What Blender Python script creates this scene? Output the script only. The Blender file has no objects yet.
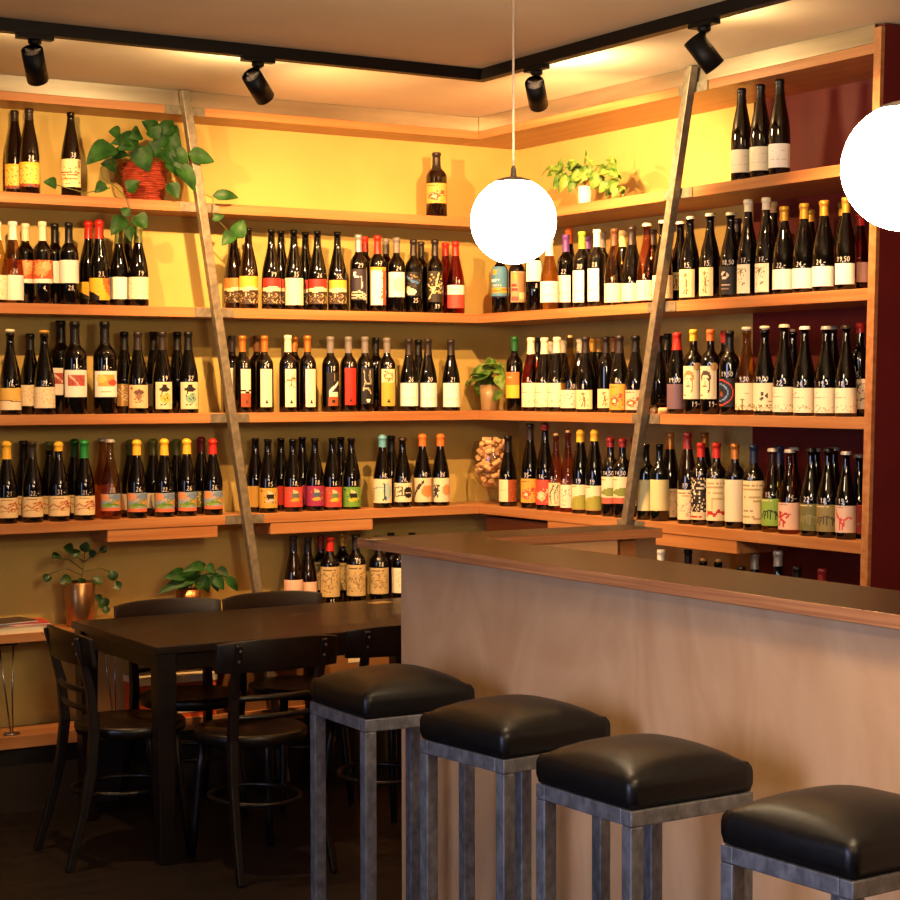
import bpy, bmesh, math, random
from mathutils import Vector, Matrix
PI = math.pi
random.seed(7)
SC = bpy.context.scene
COL = SC.collection

# ------------------------------------------------------------------ camera
F_PX, YAW, PITCH, ROLL = 1822.98, math.radians(31.6389), math.radians(-1.9296), math.radians(-0.1051)
CAM = Vector((-4.3098, -6.7488, 1.62))
FW = Vector((math.sin(YAW)*math.cos(PITCH), math.cos(YAW)*math.cos(PITCH), math.sin(PITCH)))
_r = Vector((math.cos(YAW), -math.sin(YAW), 0)); _u = _r.cross(FW)
RT = _r*math.cos(ROLL)+_u*math.sin(ROLL); UP = -_r*math.sin(ROLL)+_u*math.cos(ROLL)
cam = bpy.data.cameras.new('camera'); cam.sensor_width = 36; cam.lens = F_PX/900*36
cam.clip_start = .05
co = bpy.data.objects.new('camera', cam); COL.objects.link(co)
M = Matrix((RT, UP, -FW)).transposed().to_4x4(); M.translation = CAM
co.matrix_world = M
SC.camera = co
def ray(x, y): return FW+RT*((x-450)/F_PX)-UP*((y-450)/F_PX)
def at_y(x, y, Y): d = ray(x, y); return CAM+d*((Y-CAM.y)/d.y)      # survey helpers: a sighted pixel on a known plane
def at_x(x, y, X): d = ray(x, y); return CAM+d*((X-CAM.x)/d.x)
def at_z(x, y, Z): d = ray(x, y); return CAM+d*((Z-CAM.z)/d.z)

# ------------------------------------------------------------------ colours and materials
def lin(h):
    if isinstance(h, str):
        h = h.lstrip('#'); c = [int(h[i:i+2], 16)/255 for i in (0, 2, 4)]
        return tuple(x/12.92 if x <= .04045 else ((x+.055)/1.055)**2.4 for x in c)
    return tuple(h)
def mat(name, col, rough=.5, metal=0, coat=0, trans=0, ior=1.45, spec=.5, emit=None, es=0):
    m = bpy.data.materials.new(name); m.use_nodes = True
    b = m.node_tree.nodes['Principled BSDF']
    b.inputs['Base Color'].default_value = (*lin(col), 1); b.inputs['Roughness'].default_value = rough
    b.inputs['Metallic'].default_value = metal; b.inputs['Coat Weight'].default_value = coat
    b.inputs['Transmission Weight'].default_value = trans; b.inputs['IOR'].default_value = ior
    b.inputs['Specular IOR Level'].default_value = spec
    if emit:
        b.inputs['Emission Color'].default_value = (*lin(emit), 1); b.inputs['Emission Strength'].default_value = es
    return m
def noise_col(m, c1, c2, scale=(5, 5, 5), detail=4, lo=.35, hi=.65, rough=None, bump=0, dist=0):
    nt = m.node_tree; b = nt.nodes['Principled BSDF']
    tc = nt.nodes.new('ShaderNodeTexCoord'); mp = nt.nodes.new('ShaderNodeMapping'); mp.inputs['Scale'].default_value = scale
    nz = nt.nodes.new('ShaderNodeTexNoise'); nz.inputs['Scale'].default_value = 1; nz.inputs['Detail'].default_value = detail
    nz.inputs['Distortion'].default_value = dist
    rp = nt.nodes.new('ShaderNodeValToRGB'); rp.color_ramp.elements[0].position = lo; rp.color_ramp.elements[1].position = hi
    rp.color_ramp.elements[0].color = (*lin(c1), 1); rp.color_ramp.elements[1].color = (*lin(c2), 1)
    nt.links.new(tc.outputs['Object'], mp.inputs[0]); nt.links.new(mp.outputs[0], nz.inputs['Vector'])
    nt.links.new(nz.outputs['Fac'], rp.inputs[0]); nt.links.new(rp.outputs[0], b.inputs['Base Color'])
    if bump:
        bp = nt.nodes.new('ShaderNodeBump'); bp.inputs['Strength'].default_value = bump; bp.inputs['Distance'].default_value = .01
        nt.links.new(nz.outputs['Fac'], bp.inputs['Height']); nt.links.new(bp.outputs[0], b.inputs['Normal'])
    if rough:
        mr = nt.nodes.new('ShaderNodeMapRange'); mr.inputs['To Min'].default_value = rough[0]; mr.inputs['To Max'].default_value = rough[1]
        nt.links.new(nz.outputs['Fac'], mr.inputs['Value']); nt.links.new(mr.outputs[0], b.inputs['Roughness'])
    return m
PAL = dict(cream='#ece0bf', white='#f4efe3', paper='#e6d7b0', black='#12100f', red='#b8281c', orange='#e0702c', yellow='#e9b733', gold='#c99a3a',
    blue='#3f6fa8', sky='#6f96b8', green='#5d8a2c', dgreen='#1f5a2a', olive='#7c7a3a', purple='#6b3f8c', plum='#3a2d3a', mauve='#6e5560', tan='#b58f58',
    brown='#5b3a22', pink='#e3b9a0', coral='#d2483a', magenta='#9a2a52', ochre='#c79a3c', teal='#3d7f86', grey='#77716a', navy='#1a2340', pale='#d9cf93',
    lime='#8fae3a', kraft='#8a6a3e', rust='#9c4a24', silver='#a9a8a6', copper='#c07a35', dark='#2a211d', wax='#7a1f22', olivecap='#6d7235')
WOOD_L = noise_col(mat('pine_board', '#b07a44', .5, coat=.1), '#a06638', '#b6804e', (1.2, 30, 40), 5, rough=(.38, .55))
WOOD_R = noise_col(mat('pine_board_cross', '#b07a44', .5, coat=.1), '#a06638', '#b6804e', (30, 1.2, 40), 5, rough=(.38, .55))
WALL_Y = noise_col(mat('mustard_paint', '#bda452', .75), '#b8a058', '#c1a95f', (3, 3, 3), 3)
WALL_RED = noise_col(mat('dark_red_paint', '#5c1a1c', .6), '#5e1411', '#6a1814', (3, 3, 3), 3)
CEIL = noise_col(mat('ceiling_plaster', '#d8c8ae', .85), '#d3c2a6', '#dccbb0', (2, 2, 2), 3)
FLOOR = noise_col(mat('dark_floor_boards', '#130e0d', .55), '#0f0b0a', '#181110', (1.5, 25, 3), 4, rough=(.4, .6))
STEEL = noise_col(mat('brushed_steel', '#b0a692', .3, .95), '#aba08c', '#b8ae9b', (3, 3, 30), 3, rough=(.32, .42))
GALV = noise_col(mat('galvanised_steel', '#8d8a84', .5, .5), '#7a7260', '#958b76', (45, 45, 45), 5, rough=(.35, .6))
GALVS = noise_col(mat('galvanised_tube', '#7c7c7e', .5, .6), '#666668', '#868688', (50, 50, 34), 6, rough=(.38, .6))
BLACKM = mat('black_powder_coat', '#0a0909', .5, spec=.35)
LEATHER = noise_col(mat('black_leather', '#0c0a0a', .4, spec=.4), '#080707', '#0d0b0a', (60, 60, 60), 4, rough=(.36, .46), bump=.04)
DARKW = noise_col(mat('dark_stained_wood', '#140a07', .4, coat=.1), '#0c0604', '#120906', (4, 40, 40), 4, rough=(.32, .48))
TABLEW = noise_col(mat('table_top_wood', '#2a1a10', .4, coat=.1), '#160d08', '#20140c', (3, 40, 40), 4, rough=(.36, .5))
def birch():
    m = noise_col(mat('birch_plywood', '#c09a78', .55), '#c09468', '#cea67a', (4, 4, 1.6), 6, dist=2.2, lo=.3, hi=.7); return m
BIRCH = birch()
WTOP = noise_col(mat('brown_worktop_laminate', '#2c2010', .32), '#291d0e', '#2f2212', (60, 60, 60), 3, rough=(.31, .37))
WEDGE = noise_col(mat('plywood_edge', '#a06a42', .5), '#955f3a', '#b27a4e', (3, 3, 160), 3)
GLASSK = mat('black_bottle_glass', '#060403', .05, coat=.3, spec=.6)
GLASSB = mat('brown_bottle_glass', '#140803', .06, coat=.3, spec=.6)
GLASSG = mat('green_bottle_glass', '#080c07', .05, coat=.3, spec=.6)
def thin_glass(name, tint, rough=.03, k=.55):
    m = bpy.data.materials.new(name); m.use_nodes = True; nt = m.node_tree; nt.nodes.clear()
    out = nt.nodes.new('ShaderNodeOutputMaterial'); mx = nt.nodes.new('ShaderNodeMixShader'); tr = nt.nodes.new('ShaderNodeBsdfTransparent'); gl = nt.nodes.new('ShaderNodeBsdfGlossy')
    lw = nt.nodes.new('ShaderNodeLayerWeight'); lw.inputs['Blend'].default_value = .5
    pw = nt.nodes.new('ShaderNodeMath'); pw.operation = 'POWER'; pw.inputs[1].default_value = 3
    ma = nt.nodes.new('ShaderNodeMath'); ma.operation = 'MULTIPLY_ADD'; ma.inputs[1].default_value = k; ma.inputs[2].default_value = .04
    tr.inputs[0].default_value = (*tint, 1); gl.inputs['Roughness'].default_value = rough
    nt.links.new(lw.outputs['Facing'], pw.inputs[0]); nt.links.new(pw.outputs[0], ma.inputs[0]); nt.links.new(ma.outputs[0], mx.inputs[0])
    nt.links.new(tr.outputs[0], mx.inputs[1]); nt.links.new(gl.outputs[0], mx.inputs[2]); nt.links.new(mx.outputs[0], out.inputs[0]); return m
GLASSA = thin_glass('amber_clear_glass', (.72, .48, .24)); GLASSP = thin_glass('rose_wine_glass', (.74, .36, .24)); GLASSR = thin_glass('red_wine_glass', (.52, .06, .05)); GLASSY = thin_glass('pale_wine_glass', (.70, .58, .28))
CLEAR = thin_glass('clear_thin_glass', (.97, .96, .94), .03, .8)
GLASSES = dict(k=GLASSK, b=GLASSB, g=GLASSG, a=GLASSA, p=GLASSP, r=GLASSR, y=GLASSY)
CHALK = mat('white_paint_pen', '#dcd6ca', .6)
_cm = {}
def flat(c, rough=.4, metal=0):
    k = (c, rough, metal)
    if k not in _cm: _cm[k] = mat('paint_'+str(c).strip('#'), PAL.get(c, c), rough, metal)
    return _cm[k]
def paper_mat():
    m = mat('label_paper', '#ffffff', .55); nt = m.node_tree
    a = nt.nodes.new('ShaderNodeVertexColor'); a.layer_name = 'Print'
    nt.links.new(a.outputs['Color'], nt.nodes['Principled BSDF'].inputs['Base Color']); return m
PAPER = paper_mat()
LEAF = noise_col(mat('pothos_leaf', '#2f5a22', .5, spec=.3), '#133812', '#2a5520', (25, 25, 25), 3)
LEAFV = noise_col(mat('variegated_lit_leaf', '#7d9a3a', .5, spec=.3), '#2c5a1c', '#7d9440', (30, 30, 30), 3)  # variegated; lamp light on these leaves is also put into the paler greens
LEAFD = noise_col(mat('dark_round_leaf', '#23401c', .4), '#1b3617', '#2f4f22', (25, 25, 25), 3)
STEM = mat('plant_stem', '#5f5f2c', .6)
SOIL = mat('potting_soil', '#1d130c', .9)
CORK = noise_col(mat('cork', '#b98a58', .75), '#d0a068', '#ecc68e', (90, 90, 90), 4)

# ------------------------------------------------------------------ mesh helpers
def new(): return bmesh.new()
def box(bm, x0, x1, y0, y1, z0, z1, mi=0):
    v = [bm.verts.new((x, y, z)) for z in (z0, z1) for y in (y0, y1) for x in (x0, x1)]
    for q in ((0, 2, 3, 1), (4, 5, 7, 6), (0, 1, 5, 4), (2, 6, 7, 3), (0, 4, 6, 2), (1, 3, 7, 5)):
        f = bm.faces.new([v[i] for i in q]); f.material_index = mi
    return v
def rot_last(bm, n0, mtx):
    bm.verts.ensure_lookup_table()
    bmesh.ops.transform(bm, matrix=mtx, verts=bm.verts[n0:])
def lathe(bm, prof, seg=20, cx=0, cy=0, cz=0, cap0=True, cap1=True, smooth=True):
    rings = []
    for r, z in prof:
        rings.append([bm.verts.new((cx+r*math.cos(2*PI*i/seg), cy+r*math.sin(2*PI*i/seg), cz+z)) for i in range(seg)])
    for a, b in zip(rings, rings[1:]):
        for i in range(seg):
            f = bm.faces.new((a[i], a[(i+1) % seg], b[(i+1) % seg], b[i])); f.smooth = smooth
    if cap0: bm.faces.new(rings[0][::-1])
    if cap1: bm.faces.new(rings[-1])
def tube(bm, pts, rad, seg=10, cap=True, flat_xy=None):
    pts = [Vector(p) for p in pts]; n = len(pts)
    rads = rad if isinstance(rad, (list, tuple)) else [rad]*n
    rings = []; prev = None
    for i, p in enumerate(pts):
        t = (pts[min(i+1, n-1)]-pts[max(i-1, 0)]).normalized()
        ref = prev if prev is not None else (Vector((0, 0, 1)) if abs(t.z) < .9 else Vector((1, 0, 0)))
        a = (ref-t*ref.dot(t)).normalized(); b = t.cross(a); prev = a
        rings.append([bm.verts.new(p+(a*math.cos(2*PI*k/seg)+b*math.sin(2*PI*k/seg))*rads[i]) for k in range(seg)])
    for a, b in zip(rings, rings[1:]):
        for k in range(seg):
            f = bm.faces.new((a[k], a[(k+1) % seg], b[(k+1) % seg], b[k])); f.smooth = True
    if cap: bm.faces.new(rings[0][::-1]); bm.faces.new(rings[-1])
def bar(bm, pts, w, d):            # square-section bar along a polyline of points; w and d across
    pts = [Vector(p) for p in pts]; n = len(pts); rings = []
    ws = w if isinstance(w, (list, tuple)) else [w]*n; ds = d if isinstance(d, (list, tuple)) else [d]*n
    for i, p in enumerate(pts):
        t = (pts[min(i+1, n-1)]-pts[max(i-1, 0)]).normalized()
        a = Vector((1, 0, 0)) if abs(t.x) < .8 else Vector((0, 1, 0))
        a = (a-t*a.dot(t)).normalized(); b = t.cross(a)
        rings.append([bm.verts.new(p+a*sx*ws[i]/2+b*sy*ds[i]/2) for sx, sy in ((-1, -1), (1, -1), (1, 1), (-1, 1))])
    for a, b in zip(rings, rings[1:]):
        for k in range(4): bm.faces.new((a[k], a[(k+1) % 4], b[(k+1) % 4], b[k]))
    bm.faces.new(rings[0][::-1]); bm.faces.new(rings[-1])
def obj(name, bm, mats, parent=None, loc=None, bevel=0, smooth=False):
    bmesh.ops.recalc_face_normals(bm, faces=bm.faces)
    me = bpy.data.meshes.new(name); bm.to_mesh(me); bm.free()
    for m in (mats if isinstance(mats, (list, tuple)) else [mats]): me.materials.append(m)
    if smooth:
        for p in me.polygons: p.use_smooth = True
    o = bpy.data.objects.new(name, me); COL.objects.link(o)
    if parent: o.parent = parent
    if loc: o.location = loc
    if bevel:
        md = o.modifiers.new('bevel', 'BEVEL'); md.width = bevel; md.segments = 2; md.limit_method = 'ANGLE'
    return o
def tag(o, label, cat, group=None):
    o['label'] = label; o['category'] = cat
    if group: o['group'] = group
    return o
def thing(name, label, cat, loc=(0, 0, 0), rz=0, group=None):
    o = bpy.data.objects.new(name, None); COL.objects.link(o); o.empty_display_size = .05
    o.location = loc; o.rotation_euler = (0, 0, rz)
    return tag(o, label, cat, group)
def struct(name, bm, m):
    o = obj(name, bm, m); o['kind'] = 'structure'; return o
def copy_tree(o, parent=None):
    c = o.copy(); COL.objects.link(c); c.parent = parent
    for ch in list(o.children): copy_tree(ch, c)
    return c

# ------------------------------------------------------------------ the room (front corner of the shelving is the origin)
WL, WR = .21, .35                 # wall planes behind the shelves
ZC = 2.805
bm = new(); box(bm, -7, WR+.1, -8.5, WL+.1, -.1, 0); struct('floor', bm, FLOOR)
bm = new(); box(bm, -7, WR+.1, -8.5, WL+.1, ZC, ZC+.1); struct('ceiling', bm, CEIL)
bm = new(); box(bm, -7, WR, WL, WL+.1, 0, ZC); struct('wall_left', bm, WALL_Y)
YR = -1.40
bm = new(); box(bm, WR, WR+.1, YR, WL+.1, 0, ZC); struct('wall_right', bm, WALL_Y)
bm = new(); box(bm, WR, WR+.1, -8.5, YR, 0, ZC); struct('wall_right_red', bm, WALL_RED)

# shelves
ZS = [2.365, 1.947, 1.523, 1.11]  # tops, upper four
TH = .04; XL = -3.3
def yend(z): return -2.345-(z-1.05)*.028      # the end panel leans slightly
YEND = yend(2.7)
nm = ['top', 'second', 'third', 'fourth']
for k, z in enumerate(ZS):
    bm = new(); box(bm, XL, 0, 0, WL, z-TH, z)
    tag(obj('shelf_board', bm, WOOD_L, bevel=.002), f'{nm[k]} pine shelf board along the mustard left wall', 'shelf', 'pine shelf boards')
    bm = new(); box(bm, .0005, WR, yend(z-TH), WL, z-TH, z)
    tag(obj('shelf_board', bm, WOOD_R, bevel=.002), f'{nm[k]} pine shelf board on the right wall behind the bar', 'shelf', 'pine shelf boards')
bm = new(); box(bm, XL, 0, 0, WL, 2.708, 2.742)
tag(obj('cornice_board', bm, WOOD_L, bevel=.002), 'pine cornice board under the ceiling along the left wall', 'shelf')
bm = new(); box(bm, .0005, WR, yend(2.708), WL, 2.708, 2.742)
tag(obj('cornice_board', bm, WOOD_R, bevel=.002), 'pine cornice board under the ceiling along the right wall', 'shelf')
bm = new(); box(bm, XL, -.001, .002, .008, 2.7425, 2.803)
tag(obj('steel_strip', bm, STEEL), 'brushed steel strip above the left cornice board', 'metal strip')
bm = new(); box(bm, .0005, .006, YEND, .0, 2.7425, 2.803)
tag(obj('steel_strip', bm, STEEL), 'brushed steel strip above the right cornice board', 'metal strip')
ZLOW, ZBOT = .69, .30
bm = new(); box(bm, XL, 0, 0, WL, ZLOW-.035, ZLOW)
tag(obj('shelf_board', bm, WOOD_L, bevel=.002), 'low pine shelf behind the dining table carrying plants and magazines', 'shelf')
bm = new(); box(bm, XL, 0, 0, WL, ZBOT-.05, ZBOT)
tag(obj('shelf_board', bm, WOOD_L, bevel=.002), 'bottom pine shelf near the floor below the magazines', 'shelf')
bm = new(); box(bm, .0005, WR, yend(ZLOW-.035), WL, ZLOW-.035, ZLOW)
tag(obj('shelf_board', bm, WOOD_R, bevel=.002), 'low pine shelf on the right wall, mostly hidden by the bar', 'shelf')
bm = new(); box(bm, XL, 0, .03, WL, 0.0, ZBOT-.05); struct('trim_1', bm, mat('plinth_paint', '#241c17', .7))
# end panel: pale edge, maroon outer face
t = thing('end_panel', 'tall maroon end panel with a pale pine front edge closing the right shelves', 'panel', (0, 0, 0))
def lean_box(bm, x0, x1, a, b, z0, z1):
    v = box(bm, x0, x1, 0, 1, z0, z1)
    for q in v: q.co.y = yend(q.co.z)+(a if q.co.y < .5 else b)
bm = new(); lean_box(bm, .012, WR, -.031, -.001, 0, 2.80); obj('panel', bm, WALL_RED, t)
bm = new(); lean_box(bm, -.004, .012, -.0325, -.0005, 0, 2.79); obj('edge_strip', bm, WOOD_L, t)['label'] = 'pale pine edge strip'
bm = new(); box(bm, .2, WR-.001, -2.352, -2.25, ZS[0], 2.705)
tag(obj('upright_board', bm, noise_col(mat('olive_stained_board', '#4a4a3a', .5), '#403f30', '#55533f', (40, 40, 2), 4)), 'narrow grey-olive upright board on the top right shelf beside the end panel', 'board')
# leaning steel posts with bracket plates
def post(label, pts, left):
    p0, p1 = Vector(pts[0]), Vector(pts[1])
    t = thing('leaning_post', label, 'post', (p1.x, p1.y, 0))
    o = Vector((p1.x, p1.y, 0)); bm = new()
    n = Vector((0, -1, 0)) if left else Vector((-1, 0, 0)); s = Vector((1, 0, 0)) if left else Vector((0, 1, 0))
    w, d, th = .036, .034, .005
    def slab(a0, a1, b0, b1):
        vs = []
        for p in (p0, p1):
            for a, b in ((a0, b0), (a1, b0), (a1, b1), (a0, b1)): vs.append(bm.verts.new(p-o+s*a+n*b))
        for q in ((0, 1, 2, 3), (4, 5, 6, 7), (0, 1, 5, 4), (1, 2, 6, 5), (2, 3, 7, 6), (3, 0, 4, 7)): bm.faces.new([vs[i] for i in q])
    slab(-w/2, w/2, .004, .004+d)
    obj('tube', bm, GALV, t, bevel=.003)
    for z in (2.725, 2.345, 1.927, 1.503, 1.09):
        q = p0.lerp(p1, (p0.z-z)/(p0.z-p1.z))-o
        bm = new(); c = [q+s*a+n*b+Vector((0, 0, e)) for e in (-.018, .018) for b in (.0005, .0038) for a in (-.085, .085)]
        vs = [bm.verts.new(x) for x in c]
        for f in ((0, 2, 3, 1), (4, 5, 7, 6), (0, 1, 5, 4), (2, 6, 7, 3), (0, 4, 6, 2), (1, 3, 7, 5)): bm.faces.new([vs[i] for i in f])
        obj('bracket_plate', bm, GALV, t)
    return t
post('slanting galvanised steel post in front of the left wall shelves', [(-1.397, 0, 2.80), (-.968, 0, 0)], True)
post('slanting galvanised steel post in front of the right wall shelves', [(0, -1.485, 2.80), (0, -.845, 0)], False)
# shallow wooden boxes hung under the fourth shelf
def under_box(label, a, b, left):
    bm = new()
    if left: box(bm, a, b, .003, .16, 1.022, 1.0695)
    else: box(bm, .003, .2, b, a, 1.022, 1.0695)
    tag(obj('under_shelf_box', bm, WOOD_L if left else WOOD_R, bevel=.002), label, 'box', 'shallow boxes under the fourth shelves')
under_box('shallow pine box under the fourth shelf, left of the left slanting post', -1.721, -1.253, True)
under_box('shallow pine box under the fourth shelf, right of the left slanting post', -1.016, -.536, True)
under_box('shallow pine box under the right fourth shelf, seen above the bar end', -.91, -.521, False)
under_box('shallow pine box under the right fourth shelf, right of the right slanting post', -1.715, -1.245, False)
bm = new(); box(bm, .02, .33, -.5, -.02, ZLOW, 1.06)
tag(obj('storage_crate', bm, noise_col(mat('red_brown_wood', '#4a2416', .5), '#42200f', '#552b1a', (30, 3, 30), 4), bevel=.004), 'dark red-brown wooden crate in the corner below the cork goblet', 'crate')

# ------------------------------------------------------------------ bottles
PROF = dict(
 B=[(.9, 0), (1, .012), (1, .30), (1, .60), (.985, .635), (.92, .668), (.78, .70), (.58, .73), (.44, .755), (.385, .79), (.37, .90), (.37, .953), (.41, .957), (.41, .985), (.37, 1)],
 U=[(.92, 0), (1, .012), (1, .30), (1, .40), (.975, .45), (.91, .51), (.80, .58), (.67, .65), (.54, .715), (.44, .775), (.385, .83), (.36, .90), (.355, .95), (.41, .955), (.41, .985), (.37, 1)],
 F=[(.92, 0), (1, .012), (1, .30), (1, .44), (.965, .50), (.89, .57), (.78, .645), (.65, .72), (.53, .79), (.44, .85), (.39, .90), (.37, .95), (.41, .955), (.41, .985), (.37, 1)],
 C=[(.92, 0), (1, .012), (1, .28), (1, .39), (.97, .44), (.89, .51), (.77, .58), (.63, .65), (.50, .72), (.41, .79), (.36, .86), (.34, .92), (.34, .955), (.42, .96), (.42, .985), (.38, 1)])
PROF['M'] = PROF['B']
RAD = dict(B=.037, U=.040, F=.038, C=.039, M=.046)
def rad_at(shape, R, h):
    pr = PROF[shape]
    def f(z):
        q = min(max(z/h, 0), 1)
        for (r0, z0), (r1, z1) in zip(pr, pr[1:]):
            if q <= z1: return R*(r0+(r1-r0)*(q-z0)/max(z1-z0, 1e-6))
        return R*pr[-1][0]
    return f
NU, NV = 18, 22
class Art:
    def __init__(s, bg): s.g = [[lin(PAL.get(bg, bg))]*NU for _ in range(NV)]
    def put(s, i, j, c):
        if 0 <= i < NU and 0 <= j < NV: s.g[j][i] = lin(PAL.get(c, c))
    def rect(s, u0, v0, u1, v1, c):
        for j in range(NV):
            for i in range(NU):
                if u0 <= (i+.5)/NU <= u1 and v0 <= (j+.5)/NV <= v1: s.put(i, j, c)
        return s
    def ell(s, u, v, a, b, c):
        for j in range(NV):
            for i in range(NU):
                if (((i+.5)/NU-u)/a)**2+(((j+.5)/NV-v)/b)**2 <= 1: s.put(i, j, c)
        return s
    def line(s, pts, c):
        for (a, b), (d, e) in zip(pts, pts[1:]):
            for k in range(41): s.put(int((a+(d-a)*k/40)*NU), int((b+(e-b)*k/40)*NV), c)
        return s
    def speck(s, n, cs, u0=0, v0=0, u1=1, v1=1, seed=1):
        r = random.Random(seed)
        for _ in range(n): s.put(int(r.uniform(u0, u1)*NU), int(r.uniform(v0, v1)*NV), r.choice(cs))
        return s
    def text(s, v, u0, u1, c, seed=3):
        r = random.Random(seed); j = int(v*NV)
        for i in range(int(u0*NU), int(u1*NU)):
            if r.random() < .72: s.put(i, j, c)
        return s
def art(spec):
    k, *a = spec.split(':')
    c = a[0] if a else 'white'
    if k == 'plain':
        A = Art(c); A.text(.7, .3, .75, '#d6c9a8', 5); A.text(.32, .25, .8, '#d9ccb0', 9); return A
    if k == 'bare': return Art(c)
    if k == 'sun': return Art('yellow').ell(.5, .5, .62, .4, '#f0c95a').speck(40, ['orange', '#c9862c', 'rust'], 0, 0, 1, .8, 4).rect(0, 0, 1, .12, 'rust').speck(14, ['navy', 'plum'], 0, 0, 1, .18, 8)
    if k == 'letters': return Art('#ecd9a0').speck(26, ['orange', 'rust', '#d9b060'], .05, .1, .95, .75, 3).text(.52, .05, .9, 'rust').text(.42, .05, .95, 'rust', 2).text(.28, .1, .85, 'orange', 7).line([(.85, .7), (.85, .95)], 'black')
    if k == 'etch': return Art('#c4ab74').speck(110, ['#a08650', '#b59a62', '#8a7040', '#937a48'], .1, .15, .9, .8, int(c or 1)).text(.9, .2, .8, '#6d5730')
    if k == 'land':   # landscape strip: sky colour, pale mist, dark rocks
        return Art('#3b2a1c').rect(0, .62, 1, 1, c).rect(0, .44, 1, .62, '#e8d2a6').speck(60, ['#8c7348', '#c9b083', '#57422a'], 0, 0, 1, .42, 5).line([(0, .47), (.4, .44), (1, .5)], '#3b2a1c').line([(0, .6), (.6, .66), (1, .6)], a[1] if len(a) > 1 else c)
    if k == 'block': # top colour, bottom colour, split height
        return Art(a[1]).rect(0, float(a[2]), 1, 1, a[0]).text(.8, .25, .75, '#c9b98f', 4)
    if k == 'artband': return Art('#cf5a2c').rect(0, 0, 1, .2, 'white').ell(.45, .6, .3, .3, '#e79a5a').ell(.7, .75, .2, .2, '#e8b27a').speck(30, ['#e0a060', '#a8391c', '#f0c890'], 0, .22, 1, 1, int(c) if c.isdigit() else 2)
    if k == 'swoop': return Art('yellow').ell(1, .9, .38, .7, 'orange').ell(.02, 0, .5, .4, 'black').speck(12, ['gold', '#d8862c'], .3, .2, 1, 1, 3).ell(.95, .85, .12, .2, 'rust')
    if k == 'redsq': return Art('white').rect(.18, .42, .82, .8, '#b9564a').line([(.25, .78), (.6, .45)], '#e8c7b0').speck(12, ['#a04036'], .2, .45, .8, .78, 3)
    if k == 'sunset': return Art('white').rect(.15, .4, .85, .85, '#e0a24a').ell(.75, .55, .2, .12, '#b9503c').ell(.3, .7, .2, .15, '#f0c66a').text(.2, .3, .7, '#c9b890')
    if k == 'goldband': return Art('#efe3c4').ell(.5, .75, .7, .35, '#e2bd62').line([(.05, .42), (.95, .4)], '#8c6a30')
    if k == 'mottle': return Art(c).speck(60, ['#e0c47c', '#d9c08c', '#f1e6c6'], .1, .2, .9, .9, 6)
    if k == 'hatman': return Art('#e6d0a4').ell(.5, .72, .3, .07, 'black').ell(.5, .78, .14, .14, 'black').ell(.55, .38, .26, .16, a[0]).ell(.6, .5, .16, .1, a[0]).speck(18, ['black', 'brown'], .25, .15, .8, .6, 8)
    if k == 'bust': return Art('#e2bf8e').ell(.5, .68, .22, .12, '#5c4436').ell(.5, .5, .12, .14, '#8c6a50').speck(22, ['#5c4436', '#8a4030'], .3, .2, .75, .8, 4).ell(.18, .85, .06, .06, '#8c4a2c')
    if k == 'strip':  # tall narrow label with one small seal at the foot
        A = Art(c).ell(.5, .12, .14, .045, 'black')
        if len(a) > 1 and a[1] == 'brown': A.rect(0, 0, 1, .38, 'rust').line([(0, .45), (.5, .40), (1, .42)], 'black').ell(.55, .12, .14, .05, 'brown')
        if len(a) > 1 and a[1] == 'plant': A.line([(.1, .68), (.5, .72), (.9, .75)], '#7c6a3c').line([(.5, .8), (.55, .66), (.4, .55)], '#7c6a3c').speck(16, ['#6b5a30', '#8f7a48'], .1, .5, .95, .85, 3)
        if len(a) > 1 and a[1] == 'scroll': A.rect(0, .62, 1, 1, '#e9d9a8').ell(.5, .8, .35, .1, '#b98a4a').ell(.5, .8, .2, .05, '#efe0b4').speck(10, ['brown'], .1, .65, .9, .95, 4)
        return A
    if k == 'blackdraw': return Art('#161312').line([(.2, .95), (.3, .6), (.8, .55), (.75, .95)], '#b0a890').line([(.3, .6), (.15, .4), (.5, .45), (.8, .3)], '#b0a890').line([(.75, .95), (.6, .8), (.8, .55)], '#8c846e').ell(.55, .1, .16, .05, '#e9e2c8')
    if k == 'blackshape': return Art('#141110').rect(.1, 0, .95, .28, 'rust').ell(.5, .14, .12, .05, 'black').line([(.2, .4), (.9, .66)], 'white').line([(.2, .44), (.9, .70)], 'white').rect(.15, .28, .9, .42, '#e8dcc0').line([(.6, .75), (.6, .95)], '#a07c50')
    if k == 'moon': return Art('#2c2430').ell(.35, .82, .2, .11, 'white').ell(.46, .85, .16, .09, '#2c2430').line([(.6, .75), (.72, .45)], '#c9c0c0').line([(.66, .75), (.66, .4)], '#b0a8ac').line([(0, .22), (.5, .28), (1, .14)], '#cfc2a8').line([(0, .14), (.5, .18), (1, .06)], '#cfc2a8').line([(0, .06), (.5, .1), (1, 0)], '#bba888')
    if k == 'torn': return Art('white').rect(.72, 0, 1, 1, 'rust').rect(0, .9, 1, 1, '#e0a040').speck(24, ['rust', 'orange'], .62, 0, .8, 1, 2).rect(0, 0, .05, 1, 'gold')
    if k == 'stem': return Art('white').ell(.6, .5, .3, .3, '#f2e2b4')
    if k == 'night': return Art('#15130f').line([(.1, .8), (.4, .6), (.8, .5)], 'blue').line([(.1, .84), (.45, .64), (.85, .56)], 'blue').ell(.35, .18, .3, .14, '#e6d9b8').ell(.2, .3, .14, .1, '#d9cba4').speck(30, ['#6b5a38', '#4a4128', 'gold'], .1, .3, 1, .9, 2)
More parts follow.
